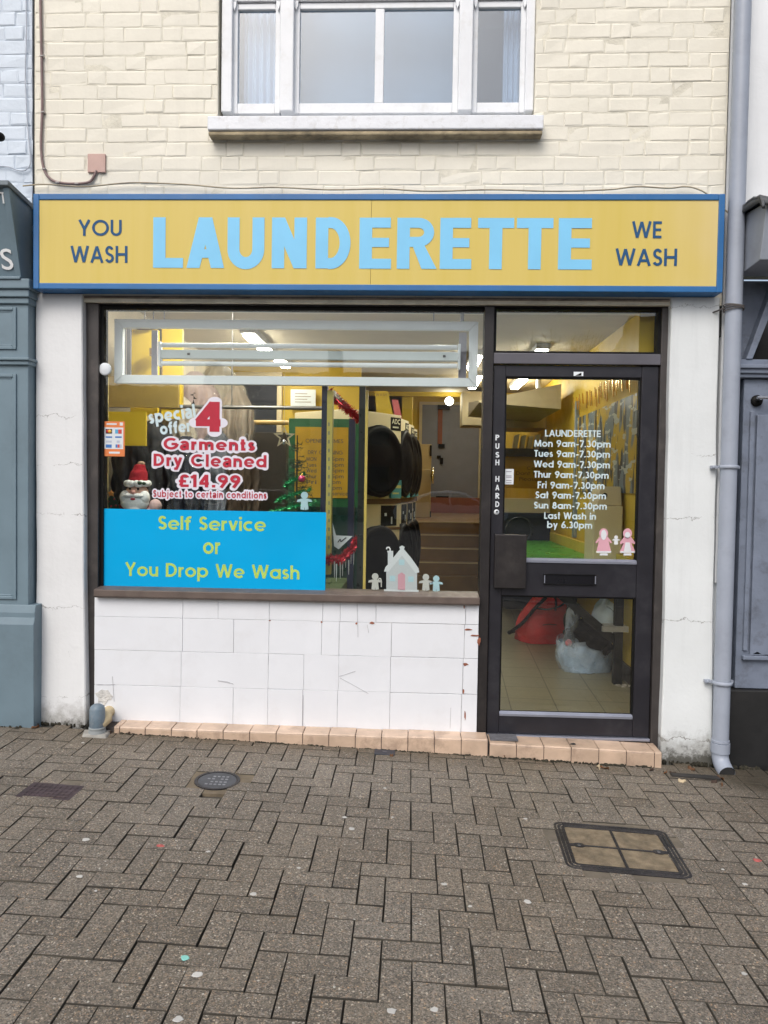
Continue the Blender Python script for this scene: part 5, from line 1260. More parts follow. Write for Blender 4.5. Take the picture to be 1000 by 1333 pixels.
def gpos(px, py, Y): q = W(px, py, Y); return q[0], Y, q[1]
garment(*gpos(254, 484, 1.35), .38, 1.0, pinkc, 'dusty pink garment under polythene highest on the rail', seed=2, deep=.13)
garment(*gpos(285, 474, 1.60), .42, 1.1, ivory, 'ivory garment in shiny polythene hanging behind the red numeral', seed=3, deep=.14)
garment(*gpos(308, 503, 1.25), .26, .95, tan, 'taupe coat in polythene right of the red numeral', seed=4, deep=.12)
flowered = garment(*gpos(228, 512, 1.15), .32, .5, ivory, 'short cream top with a dark print behind the word special', seed=5, deep=.10)
garment(*gpos(200, 548, .95), .34, .8, blk, 'black jacket in polythene behind the words special offer', seed=6, deep=.14)
garment(*gpos(243, 568, .95), .32, .8, navy, 'navy suit in polythene behind the words Dry Cleaned', seed=7, deep=.14)
garment(*gpos(172, 566, .8), .26, .8, blk, 'black garment nearest the orange sticker', seed=8, deep=.12)
garment(*gpos(282, 560, 1.1), .30, .8, greyc, 'grey garment hanging behind the word Garments', seed=9, deep=.12)
garment(*gpos(318, 578, 1.05), .26, .75, brown, 'brown garment hanging left of the tree', poly=False, seed=10, deep=.1)
# bits hanging in front of the print top
s = MB(); r = random.Random(5)
for k in range(9): 
    a = r.uniform(0, 6.28); L = r.uniform(.01, .03); x, y, z = gpos(252, 518, 1.02)
    s.tube([(x, y, z+k*.008-.03), (x+L*math.cos(a), y, z+k*.008-.03+L*math.sin(a))], .003, 5)
s.build('printed_flower', M_black, flowered)
# back left wall: framed dark board, notice paper, rails
s = MB(); o = thing('framed_board', 'dark board in a pale wooden frame on the yellow back wall', 'framed board', (0, 0, 0))
(a, b_), (c, d) = W(300, 484, 3.9), W(366, 600, 3.9)
s.frame(a, c, d, b_, 3.9, 3.99, .055); s.build('frame', mat('pale_wood', (.60, .50, .32), .5, var=.1), o, bevel=.004)
s = MB(); s.box(a+.05, c-.05, 3.95, 3.985, d+.05, b_-.05); s.build('board', mat('dark_board', (.035, .04, .055), .25), o)
s = MB(); o = thing('paper_notice', 'white printed notice on the yellow wall right of the framed board', 'notice', (0, 0, 0)); s.pbox(378.5, 507, 411, 529, 3.9, 3.904); s.build('sheet', M_vw, o); s = MB()
for k in range(4): s.pbox(384, 512+k*3.6, 400+(k % 2)*5, 513+k*3.6, 3.897, 3.9)
s.build('print', mat('print_brown', (.3, .25, .2), .7), o)
s = MB(); z = W(350, 550, 2.6)[1]; s.tube([(-1.5, 2.6, z), (W(376, 550, 2.6)[0], 2.6, z)], .022, 10); tag(s.build('wooden_rail', mat('varnished_pine', (.55, .36, .12), .45, var=.1)), 'varnished wooden rail behind the star and clothes', 'rail')
simple('storage_cupboard', 'tall dark brown cupboard standing against the back wall behind the tree', 'cupboard', mat('dark_brown_cupboard', (.035, .024, .016), .6, var=.3), (238, 562, 372, 775, 2.75, 3.3))
# green screen with the yellow notice
SC = thing('notice_screen', 'dark green screen with a yellow opening times notice behind the posts', 'notice board', (-.8, 2.3, FZ))
s = MB(); s.pbox(375, 545, 474, 775, 2.3, 2.36); s.build('green_board', mat('dark_green_board', (.012, .14, .045), .45, var=.1), SC, bevel=.004)
s = MB(); s.pbox(384, 556, 453, 648, 2.285, 2.299); s.build('yellow_sheet', mat('notice_yellow', (.72, .43, .02), .5), SC)
s = MB()
for t, a, b_, c, d in (('OPENING TIMES', 398, 571.5, 447, 576.5), ('DRY CLEANING', 401, 586.5, 446, 591.5)): stroke_text(s, t, a, b_, c, d, 2.283, w=.13)
for t, a, y in (('MON', 399, 595), ('Tues', 399, 602.6), ('Wed', 399, 610), ('Thur', 399, 617.6), ('Fri', 399, 625)):
    stroke_text(s, t, a, y, a+13, y+5, 2.283, w=.15)
for y in (595, 602.6, 610, 617.6): stroke_text(s, '5pm', 432.5, y, 447.5, y+5, 2.283, w=.15)
stroke_text(s, 'pm', 432.5, 625, 443.5, 630, 2.283, w=.15); stroke_text(s, 'pm', 432.5, 632.5, 445, 637.5, 2.283, w=.15); stroke_text(s, 'service', 433, 640, 453, 645, 2.283, w=.15)
s.build('print', mat('notice_print', (.13, .12, .10), .6), SC)
s = MB(); s.pbox(385, 660, 472, 770, 2.285, 2.299); s.build('lower_panel', mat('teal_panel', (.012, .045, .035), .3), SC)
# glass partition running back from the window with posts and tinsel
PX0 = -.215
PT = thing('glass_partition', 'glass partition running back from the window with dark and yellow posts', 'partition', (PX0, .3, FZ))
s = MB(); s.pbox(417.5, 497, 425, 768, .26, .30); s.build('blue_black_post', mat('blue_black_post', (.012, .016, .035), .35), PT, bevel=.003)
s = MB(); s.pbox(424.5, 508, 432, 748, .255, .31); s.build('yellow_post', mat('olive_yellow_post', (.42, .35, .08), .5, var=.12), PT, bevel=.003)
s = MB()
for k in range(17): 
    x, z = W(428.3, 552+k*11.4, .2535); s.box(x-.005, x+.005, .2535, .256, z-.012, z+.010)
s.build('upright_print', mat('post_print', (.16, .17, .10), .6), PT)
s = MB(); s.pbox(474.3, 508, 477.6, 768, .30, .33); s.build('yellow_edge', mat('edge_yellow', (.60, .44, .10), .5), PT)
s = MB(); s.pbox(466, 500, 474, 768, .33, .345); s.build('black_strip', mat('black_strip', (.012, .016, .014), .3), PT)
s = MB(); s.pbox(453, 545, 461, 768, 1.6, 1.64); s.build('mid_post', mat('navy_post', (.02, .025, .06), .4), PT)
s = MB(); zt_ = W(428, 508, .3)[1]
s.hexa([(PX0-.03, .31, zt_-.03), (PX0, .31, zt_-.03), (PX0+.03, 2.25, zt_-.03), (PX0, 2.25, zt_-.03), (PX0-.03, .31, zt_), (PX0, .31, zt_), (PX0+.03, 2.25, zt_), (PX0, 2.25, zt_)]); s.build('top_rail', mat('white_rail', (.6, .58, .5), .5), PT)
M_tr = mat('red_tinsel_foil', (.45, .012, .03), .28, .5, var=.4, vs=60); M_tg = mat('green_tinsel_foil', (.02, .28, .10), .25, .6, var=.4, vs=60); M_gold = mat('gold_foil', (.85, .55, .12), .2, .9, var=.2, vs=20)
def tinsel(name, path, rad, n, m, label, seed=1, wd=.004):
    r = random.Random(seed); s = MB(); P = [Vector(p) for p in spline(path, 8)]
    s.tube(P, .003, 5)
    for k in range(n):
        i = r.randrange(len(P)-1); p = P[i].lerp(P[i+1], r.random())
        d = Vector((r.gauss(0, 1), r.gauss(0, 1), r.gauss(0, 1))).normalized(); q = d.orthogonal().normalized()*wd; L = rad*r.uniform(.6, 1.1)
        s.add([p-q, p+q, p+d*L+q*.3, p+d*L-q*.3], [(0, 1, 2, 3)])
    return tag(s.build(name, m), label, 'tinsel')
def pth(*a): return [(lambda q: (q[0], Y, q[1]))(W(px, py, Y)) for px, py, Y in a]
tinsel('tinsel_garland', pth((428, 511, .34), (440, 522, .6), (452, 532, 1.0), (462, 541, 1.5), (468, 547, 1.9)), .045, 900, M_tr, 'red tinsel garland sloping along the top of the glass partition', 2, .005)
tinsel('tinsel_garland', pth((424, 731, .22), (432, 726, .26), (441, 730, .36), (450, 722, .46), (460, 712, .56), (465, 700, .62)), .036, 1000, M_tr, 'red tinsel garland draped round the low shelf right of the blue panel', 3, .004)
s = MB(); r = random.Random(9)
for px, y0_, y1_, Y in ((435.5, 729, 752, .28), (438, 734, 757, .28), (443, 730, 753, .36), (446, 731, 750, .4), (450, 727, 739, .46), (454, 729, 748, .48), (457, 722, 734, .52), (460.5, 718, 735, .56)):
    (a, b_), (c, d) = W(px, y0_, Y), W(px, y1_, Y); s.tube([(a, Y, b_), (c, Y, d)], [.005, .0015], 6)
tag(s.build('icicle_fringe', mat('icicle_white', (.72, .74, .74), .3)), 'white icicle fringe hanging below the lower red tinsel', 'icicle fringe')
s = MB(); s.prism([W(a, b_, .40) for a, b_ in ((433, 681), (437.5, 697), (459, 698), (441, 715), (435, 711))], .40, .403)
o = thing('folded_card', 'white folded price card above the lower red tinsel', 'card', (0, 0, 0)); s.build('sheet', M_vw, o)
s = MB(); s.tube(spline(pth((440, 706, .397), (443, 702, .397), (444, 705, .397), (449, 701, .397), (451, 700, .397))), .003, 5); s.build('handwriting', M_black, o)
# tree
T = thing('christmas_tree', 'small dark artificial christmas tree with green tinsel behind the window', 'christmas tree', gpos(386, 672, .62))
tx, ty, tz = gpos(386, 665, .62); M_needle = mat('dark_needles', (.014, .042, .022), .7, var=.4, vs=40)
s = MB(); s.tube([(tx, ty, .775), (tx, ty, tz+.50)], [.012, .004], 8); s.build('trunk', brown, T)
s = MB(); r = random.Random(21)
for k in range(210):
    t = r.random()**1.3; z = .84+(tz+.44-.84)*t; L = .21*(1-t)*r.uniform(.7, 1.1)+.03; a = r.uniform(0, 6.28); d = Vector((math.cos(a), math.sin(a), r.uniform(-.1, .35))).normalized(); p = Vector((tx, ty, z))
    s.tube([p, p+d*L], .002, 4, caps=False)
    for j in range(int(26*L/.2)+6):
        q = p+d*L*r.uniform(.2, 1.05); e = (d*.6+Vector((r.gauss(0, 1), r.gauss(0, 1), r.gauss(0, 1)))*.6).normalized(); wv = e.orthogonal().normalized()*.0016; ln = r.uniform(.018, .035)
        s.add([q-wv, q+wv, q+e*ln], [(0, 1, 2)])
s.build('needles', M_needle, T)
for k, (a, zz_) in enumerate(((3, .02), (4, .10), (3, .20))):
    rr = .17-.05*k; tinsel('tinsel_garland', [(tx+rr*math.cos(3.3+.35*i), ty+rr*math.sin(3.3+.35*i), tz-.04+zz_+.012*i) for i in range(8)], .026, 420, M_tg, ('green tinsel strand lowest on the dark tree', 'green tinsel strand round the middle of the dark tree', 'green tinsel strand highest on the dark tree')[k], 30+k, .0025)
x, y, z = gpos(393, 623, .42); o = thing('bauble', 'shiny pink bauble hanging on the dark tree', 'bauble', (x, y, z)); s = MB(); s.ball((x, y, z), .024, .024, .022); s.build('ball', mat('pink_bauble', (.65, .08, .18), .15, .5), o); s = MB(); s.lathe([(.006, .02), (.006, .03), (0, .03)], (x, y, z), 'z', 8); s.build('cap', M_gold, o)
def star(cx, cz, r1, r2, n=5): return [((cx+(r1 if i % 2 == 0 else r2)*math.sin(math.pi*i/n)), cz+(r1 if i % 2 == 0 else r2)*math.cos(math.pi*i/n)) for i in range(2*n)]
x, y, z = gpos(370, 569, .4); s = MB(); o_ = star(x, z, .072, .030); i_ = star(x, z, .050, .020)
for k in range(10):
    j = (k+1) % 10; q = [o_[k], o_[j], i_[j], i_[k]]; s.prism(q, y-.006, y+.006)
o = thing('star_ornament', 'open silver gold star ornament hanging above the tree', 'ornament', (x, y, z)); s.build('star_frame', mat('champagne_metal', (.55, .47, .30), .3, .7), o)
s = MB(); s.tube([(x, y, z+.07), (x, y, z+.40)], .0012, 5); s.build('thread', M_fit, o); s = MB(); s.lathe([(0, -.05), (.012, -.045), (.012, -.02), (0, -.01)], (x, y, z), 'z', 10); s.build('bell', mat('silver_bell', (.7, .7, .7), .2, .9), o)
# plush figure
px_, py_, pz_ = gpos(179.5, 645, .42)
PL = thing('plush_figure', 'plush figure with big white beard and red knitted hat peering over the blue panel', 'plush toy', (px_, py_, .775))
M_fur = mat('white_plush', (.88, .88, .87), .95, var=.05, vs=60, bump=.5, bs=120); M_skin = mat('plush_skin', (.62, .38, .29), .8)
s = MB(); s.ball((px_, py_, pz_-.20), .12, .09, .16); s.ball((px_-.12, py_+.02, pz_-.16), .04, .05, .10); s.build('body', mat('red_plush', (.20, .012, .02), .9, bump=.5, bs=90), PL)
s = MB(); s.ball((px_, py_-.01, pz_+.015), .072, .06, .062); s.build('face', M_skin, PL)
s = MB(); r = random.Random(3)
def beard(u, v):
    a = math.pi*(u*1.0); 
    return (px_+math.cos(a)*.098*(1-.1*v)*(.55+.45*math.sin(math.pi*(.12+.88*v))**.5), py_-.055-.035*math.sin(a)*math.sin(math.pi*min(1, v+.1)), pz_+.02-.105*v-.018*math.sin(a)+.004*math.sin(u*40)*v)
s.ball((px_-.002, py_-.045, pz_-.045), .092, .045, .060, 20, 14); s.ball((px_-.062, py_-.05, pz_-.012), .034, .035, .045); s.ball((px_+.062, py_-.05, pz_-.012), .034, .035, .045); s.ball((px_, py_-.055, pz_-.085), .050, .035, .034)
s.ball((px_-.032, py_-.078, pz_+.0), .036, .022, .015); s.ball((px_+.032, py_-.078, pz_+.0), .036, .022, .015)
bd_ = s.build('beard', M_fur, PL)
s = MB(); s.ball((px_, py_-.085, pz_-.022), .016, .012, .008); s.build('mouth', M_vred, PL)
s = MB(); s.ball((px_, py_-.080, pz_+.022), .015, .016, .013); s.build('nose', mat('pink_nose', (.66, .33, .28), .7), PL)
for sx_ in (-1, 1):
    s = MB(); s.ball((px_+sx_*.026, py_-.066, pz_+.042), .0075, .006, .0075); s.build('eye', M_black, PL)
    s = MB(); s.ball((px_+sx_*.028, py_-.064, pz_+.060), .022, .012, .008); s.build('eyebrow', M_fur, PL)
s = MB()
for k in range(14):
    a = 2*math.pi*k/14; s.ball((px_+.066*math.cos(a), py_-.004+.058*math.sin(a), pz_+.077+.002*math.sin(k*2.3)), .023, .022, .021, 10, 8)
s.build('hat_brim', M_fur, PL)
s = MB(); s.grid(lambda u, v: (px_+.012*v+(.062-.030*v*v)*math.cos(2*math.pi*u), py_+(.056-.028*v*v)*math.sin(2*math.pi*u), pz_+.085+.105*v+.006*math.sin(v*14)), 28, 10); s.ball((px_+.014, py_, pz_+.188), .034, .03, .016); s.build('hat', mat('red_knit', (.42, .012, .025), .9, bump=.8, bs=90), PL)
s = MB(); s.ball((px_+.022, py_, pz_+.205), .024, .02, .015); s.build('bobble', mat('tan_bobble', (.45, .30, .2), .9), PL)
s = MB(); s.ball((px_+.030, py_-.068, pz_+.080), .024, .01, .012); s.ball((px_+.058, py_-.058, pz_+.078), .016, .01, .010); s.build('holly_leaf', mat('holly', (.03, .07, .03), .6), PL)
s = MB(); s.ball((px_+.125, py_-.03, pz_-.065), .040, .035, .045); s.ball((px_+.10, py_-.02, pz_-.10), .05, .04, .03); s.build('mitten', mat('pale_pink_plush', (.60, .42, .40), .95, bump=.5, bs=90), PL)
x, y, z = gpos(145, 642.5, .36); o = thing('tree_ornament', 'little green felt tree ornament with orange star at lower left of the window', 'ornament', (x, y, z))
s = MB(); s.prism(star(x, z, .021, .0125), y-.006, y+.006); s.build('star', mat('orange_felt', (.66, .28, .07), .8), o, bevel=.002)
s = MB(); s.prism([(x-.05, z-.13), (x+.07, z-.13), (x+.035, z-.06), (x+.045, z-.06), (x+.008, z-.012), (x-.012, z-.014), (x-.035, z-.06), (x-.028, z-.06)], y, y+.012); s.build('felt_tree', mat('green_felt', (.02, .055, .035), .9), o, bevel=.003)
s = MB()
for a, b_ in ((.02, -.035), (-.018, -.05), (.03, -.075), (.0, -.08)): s.ball((x+a, y-.001, z+b_), .006, .004, .006, 8, 6)
s.build('bead', mat('red_bead', (.4, .02, .04), .4), o)

# ------------------------------------------------------------------ dryers, right half of the window
M_mach = mat('cream_enamel', (.66, .57, .37), .4, var=.04, vs=3); M_glassd = mat('black_door_glass', (.005, .005, .006), .6, spec=.05); M_mbrown = mat('brown_band', (.12, .06, .03), .5)
def dryer(loc, rz, label):
    o = thing('stacked_dryer', label, 'tumble dryer', loc, rz, 'stacked dryers along the aisle')
    wd_, H = .78, 2.18
    s = MB(); s.box(-wd_, 0, 0, .75, 0, H); s.build('cabinet', M_mach, o, bevel=.008, local=True)
    for zc_, r_ in ((1.70, .345), (.72, .345)):
        s = MB(); s.lathe([(r_, .0), (r_, -.05), (r_-.02, -.075), (r_-.06, -.085), (r_-.075, -.07), (.16, -.11), (0, -.12)], (-wd_/2, 0, zc_), 'y', 36); d_ = s.build('round_door', M_glassd, o, local=True)
        s = MB(); s.lathe([(r_+.004, -.048), (r_+.010, -.06), (r_-.012, -.082), (r_-.03, -.080)], (-wd_/2, 0, zc_), 'y', 36); s.build('door_rim', mat('black_rim', (.012, .012, .012), .5, spec=.1), d_, local=True)
    s = MB(); s.box(-wd_+.003, -.003, -.012, .002, 1.28, 1.33); s.box(-wd_+.003, -.003, -.010, .002, 1.02, 1.045); s.build('band', M_mbrown, o, local=True, bevel=.003)
    s = MB(); s.box(-.30, -.06, -.006, .002, 1.06, 1.265); cp = s.build('control_panel', M_black, o, local=True)
    s = MB(); s.box(-.25, -.22, -.010, -.006, 1.16, 1.19); s.box(-.15, -.135, -.012, -.006, 1.08, 1.15); s.build('button', M_vw, cp, local=True)
    s = MB(); s.box(-.17, -.01, -.004, .002, 2.02, 2.15); lb_ = s.build('badge', M_black, o, local=True, bevel=.002)
    v, f = font_raw('ADC', .02); lo, hi = v.min(0), v.max(0)
    s = MB(); s.add([(-.155+.13*(a-lo[0])/(hi[0]-lo[0]), -.0052, 2.085+.05*(b_-lo[1])/(hi[1]-lo[1])) for a, b_ in v], f); s.box(-.14, -.05, -.0055, -.004, 2.045, 2.06); s.build('badge_lettering', mat('badge_cream', (.75, .7, .5), .5), lb_, local=True)
    s = MB(); s.box(-.18, -.02, -.03, -.004, 1.34, 1.52); c_ = s.build('instruction_card', mat('teal_card', (.08, .32, .36), .5), o, local=True)
    s = MB(); s.box(-.17, -.03, -.032, -.0305, 1.44, 1.47); s.box(-.16, -.06, -.032, -.0305, 1.38, 1.395); s.build('card_print', mat('card_yellow', (.65, .6, .2), .5), c_, local=True)
    return o
dd = [((.145, 3.35), 52), ((.215, 4.02), 78), ((.275, 4.62), 78), ((.315, 5.2), 78)]
for k, ((x, y), a) in enumerate(dd):
    dryer((x, y, FZ), R(a), ('nearest cream stacked dryer with large black round door', 'second cream stacked dryer from the window', 'third cream stacked dryer from the window', 'farthest cream stacked dryer next to the stairs')[k])
o = thing('hanging_banner', 'glossy yellow banner hanging above the nearest dryer', 'banner', (0, 0, 0)); s = MB(); s.prism([W(a, b_, 3.5) for a, b_ in ((488, 509), (505, 509), (513, 545), (491, 545))], 3.5, 3.504); s.build('sheet', mat('glossy_yellow', (.70, .50, .06), .12), o)
s = MB(); stroke_text(s, 'WASH', 489.5, 512, 504, 515.5, 3.498, w=.15); s.build('print', mat('banner_print', (.35, .22, .05), .5), o)
s = MB(); s.prism([W(a, b_, 4.1) for a, b_ in ((510, 520), (518.5, 521), (525, 552), (515, 549))], 4.1, 4.104); tag(s.build('pink_poster', mat('poster_pink', (.58, .15, .17), .5)), 'narrow pink poster hanging between the yellow banner and wall', 'poster')
o = thing('tall_cabinet', 'tall cream metal cabinet at the top of the back stairs', 'cabinet', (0, 0, 0)); s = MB(); (a, b_), (c, d) = W(544, 578, 8.3), W(560.5, 668, 8.3)
s.box(a, c, 8.3, 8.8, LZ, b_); s.build('body', mat('buff_cabinet', (.42, .32, .15), .5), o, bevel=.006); s = MB(); s.box(a-.07, a-.004, 8.28, 8.7, LZ, b_-.05); s.box(c-.05, c+.01, 8.27, 8.299, LZ, LZ+.1); s.box(c-.03, c+.002, 8.27, 8.299, b_-.2, b_-.02); s.build('black_edge', M_black, o)
o = thing('washing_machine', 'machine with open round chrome rimmed door beside the tall cabinet on the landing', 'washing machine', (0, 0, 0)); x, z = W(563, 619, 8.0)
s = MB(); s.box(x-.32, x-.03, 8.02, 8.6, LZ, z+.10); s.build('body', mat('buff_machine', (.40, .31, .15), .5), o, bevel=.008); s = MB(); s.lathe([(.0, .03), (.11, .02), (.125, -.01), (.0, -.03)], (x+.0, 7.95, z), 'x', 24); dd_ = s.build('round_door', M_black, o); s = MB(); s.lathe([(.115, .022), (.135, .02), (.14, 0), (.128, -.012)], (x+.0, 7.95, z), 'x', 24); s.build('rim', mat('chrome', (.8, .8, .8), .1, 1), dd_)

# ------------------------------------------------------------------ seen through the door
FT = thing('folding_table', 'long green topped folding table on black legs along the right wall', 'table', (1.6, 2.5, FZ))
TZ = .93; M_green = mat('green_laminate', (.05, .30, .035), .3, var=.12, vs=3)
s = MB(); s.box(1.24, 1.905, 1.25, 4.4, TZ-.03, TZ); s.build('table_top', M_green, FT, bevel=.004)
s = MB(); s.box(1.215, 1.238, 1.25, 4.4, TZ-.045, TZ-.001); s.build('edging', mat('brown_edging', (.06, .04, .03), .4), FT)
s = MB(); s.box(1.86, 1.9, 1.25, 4.4, TZ+.001, TZ+.10); s.build('yellow_upstand', mat('upstand_yellow', (.58, .44, .06), .4), FT)
for y in (1.30, 2.9, 4.3):
    s = MB(); s.box(1.80, 1.86, y, y+.06, FZ, TZ-.03); s.build('leg', M_black, FT)
    s = MB(); s.hexa([(1.79, y+.002, FZ+.30), (1.79, y+.002, FZ+.38), (1.79, y+.058, FZ+.38), (1.79, y+.058, FZ+.30), (1.25, y+.002, TZ-.12), (1.25, y+.002, TZ-.035), (1.25, y+.058, TZ-.035), (1.25, y+.058, TZ-.12)]); s.build('brace', M_black, FT)
s = MB(); s.box(1.70, 1.89, 1.27, 1.41, FZ+.40, FZ+.44); s.build('shelf_bar', mat('bar_grey', (.25, .24, .22), .4), FT)
# red bag
bx_, by_ = FL(693, 838, FZ); M_rb = mat('red_nylon', (.50, .012, .012), .6, var=.15, vs=12, bump=.6, bs=14)
RB = thing('red_bag', 'slumped red laundry bag with black straps on the shop floor', 'bag', (bx_+.12, by_+.14, FZ))
cx, cy = bx_+.14, by_+.16; r = random.Random(8); ph = [r.uniform(0, 6) for _ in range(5)]
def redf(u, v):
    a = 2*math.pi*u; k = (.30-.02*v-.16*v**3)*(1+.05*math.sin(3*a+ph[0]+v*3)+.04*math.sin(5*a+ph[1]-4*v)+.02*math.sin(9*a+ph[2]+7*v)); k *= (.93+.07*min(1, v*6))
    if v > .97: k *= .6
    return (cx+k*math.cos(a)+.04*v, cy+k*.72*math.sin(a), FZ+.005+.44*v+.015*math.sin(4*a+ph[3])*v)
s = MB(); s.grid(redf, 48, 24); s.build('body', M_rb, RB)
s = MB(); s.tube(spline([(cx-.02, cy-.16, FZ+.44), (cx-.12, cy-.17, FZ+.34), (cx-.23, cy-.16, FZ+.20), (cx-.33, cy-.10, FZ+.10), (cx-.34, cy-.04, FZ+.08), (cx-.28, cy+.0, FZ+.09)]), .018, 8)
s.tube(spline([(cx-.13, cy-.205, FZ+.345), (cx-.02, cy-.235, FZ+.34), (cx+.1, cy-.22, FZ+.37), (cx+.17, cy-.17, FZ+.42)]), .010, 6); s.tube(spline([(cx+.05, cy-.215, FZ+.46), (cx+.06, cy-.235, FZ+.38), (cx+.05, cy-.245, FZ+.33)]), .012, 6); s.build('strap', blk, RB)
s = MB(); s.tube(spline([(cx-.06, cy-.228, FZ+.19), (cx+.0, cy-.232, FZ+.20), (cx+.07, cy-.225, FZ+.195)]), .006, 6); s.build('seam', mat('dark_red', (.10, .01, .01), .7), RB)
# clear bag of laundry
bx_, by_ = FL(768, 878, FZ)
CB = thing('laundry_bag', 'clear bluish plastic bag stuffed with black clothes under the table', 'bag', (bx_, by_+.15, FZ)); cx, cy = bx_-.01, by_+.16
ph = [r.uniform(0, 6) for _ in range(6)]
def bagf(grow, top, seed):
    def f(u, v):
        a = 2*math.pi*u; vv = v*top; k = .205*(.80+.26*math.sin(math.pi*min(.8, .22+vv*.75)))*(1+.06*math.sin(3*a+ph[0])+.04*math.sin(7*a+ph[1]+vv*6)+.03*math.sin(12*a+ph[2]-vv*8))+grow
        return (cx+k*math.cos(a)-.03*vv, cy+k*.8*math.sin(a), FZ+.004+.34*vv+.03*math.sin(2*a+ph[3])*vv*vv)
    return f
s = MB(); s.grid(bagf(-.015, .62, 1), 40, 10); s.grid(lambda u, v: (cx+.17*(1-v)*math.cos(2*math.pi*u), cy+.14*(1-v)*math.sin(2*math.pi*u), FZ+.21+.10*v+.02*math.sin(6*u*6.28)*(1-v)), 24, 8); s.build('pale_clothes', mat('pale_laundry', (.42, .56, .74), .9, var=.35, vs=7, bump=.5, bs=9), CB)
def lump(c, rx, ry, rz, seed, m, n=40, k=20):
    rr = random.Random(seed); w_ = [(rr.uniform(1, 5), rr.uniform(1, 5), rr.uniform(0, 6), rr.uniform(.03, .09)) for _ in range(9)]
    def f(u, v):
        t = math.pi*v; a = 2*math.pi*u; q = 1+sum(am*math.sin(round(x_)*a+ph_)*math.sin(y_*t*1.3+ph_) for x_, y_, ph_, am in w_)
        return (c[0]+rx*q*math.sin(t)*math.cos(a), c[1]+ry*q*math.sin(t)*math.sin(a), c[2]-rz*q*math.cos(t))
    m.grid(f, n, k); return m
s = MB(); lump((cx-.03, cy-.05, FZ+.29), .15, .12, .12, 3, s); lump((cx+.05, cy-.07, FZ+.25), .13, .11, .09, 4, s); lump((cx-.10, cy-.02, FZ+.40), .07, .07, .15, 6, s); lump((cx+.13, cy-.07, FZ+.19), .07, .07, .07, 5, s)
s.build('black_clothes', blk, CB)
M_poly2 = film('clear_bag_film', (.72, .82, .96), .38, .1, 8)
s = MB(); s.grid(bagf(.008, .72, 1), 48, 16); s.grid(lambda u, v: (cx-.21+.15*u*(1-.5*v)+.04*v, cy-.12-.05*math.sin(3*u)+.02*math.sin(9*v+4*u), FZ+.16+.34*v+.03*math.sin(u*7)), 14, 16)
s.grid(lambda u, v: (cx+.16+.09*math.sin(math.pi*v)*(1-u)-.05*u, cy-.12+.18*u, FZ+.30+.22*v+.03*math.sin(u*7)-.06*u), 8, 10); s.build('plastic', M_poly2, CB)
s = MB(); lump((cx+.15, cy-.02, FZ+.42), .10, .08, .16, 12, s); s.build('pale_bundle', mat('pale_bundle', (.62, .70, .76), .8, var=.2, bump=.5, bs=14), CB)
s = MB(); s.ball((bx_-.165, by_+.03, FZ+.24), .028, .02, .028); s.build('pink_label', mat('pink_label', (.6, .2, .22), .7), CB)
s = MB(); x, y = FL(805, 893, FZ)
for a, b_ in ((0, 0), (.05, .01), (.09, -.01), (.03, -.03)): s.box(x+a-.018, x+a+.012, y+b_-.008, y+b_+.008, FZ, FZ+.012)
tag(s.build('litter', mat('litter_scraps', (.45, .40, .34), .7, var=.4, vs=60)), 'few pale scraps of litter by the table leg inside the door', 'litter')
# front loading machines and notice beyond the table
for k, x in enumerate((1.25, 1.62)):
    pass
WM = thing('washing_machine', 'dark blue fronted washing machine seen through the upper door glass', 'washing machine', (1.3, 5.1, FZ))
s = MB(); (a, b_), (c, d) = W(640, 667, 4.75), W(752, 700, 4.75)
s.box(a, c+.1, 4.75, 5.5, FZ, b_); s.build('body', mat('navy_front', (.018, .025, .05), .35), WM, bevel=.01)
s = MB(); x, z = W(676, 684, 4.74); s.lathe([(.14, .0), (.155, -.012), (.17, .0)], (x, 4.75, z-.06), 'y', 28); s.build('round_door', mat('dark_ring', (.05, .06, .08), .3, .5), WM)
s = MB(); s.box(a, c, 4.82, 5.3, b_+.001, b_+.17); s.build('cream_back_panel', M_mach, WM, bevel=.004)
YN = thing('yellow_notice', 'ochre yellow notice board with three lines of dark print beyond the table', 'notice', (0, 0, 0))
s = MB(); s.pbox(655, 594, 748, 636, 5.15, 5.18); s.build('board', mat('ochre_notice', (.48, .27, .02), .5), YN)
s = MB()
for t, a, b_, c, d in (('Consumables', 686, 607.5, 735, 612), ('Dont forget', 672, 614, 718, 618.5), ('Please use', 676, 621.5, 716, 626)): stroke_text(s, t, a, b_, c, d, 5.147, w=.13)
s.build('print', mat('notice_dark', (.16, .09, .02), .6), YN)
SH = thing('shelf', 'dark shelf above the ochre notice beyond the door', 'shelf', (0, 0, 0)); s = MB(); s.pbox(648, 584, 752, 594, 5.0, 5.25); s.build('board', mat('dark_shelf', (.05, .035, .02), .6), SH, bevel=.004)
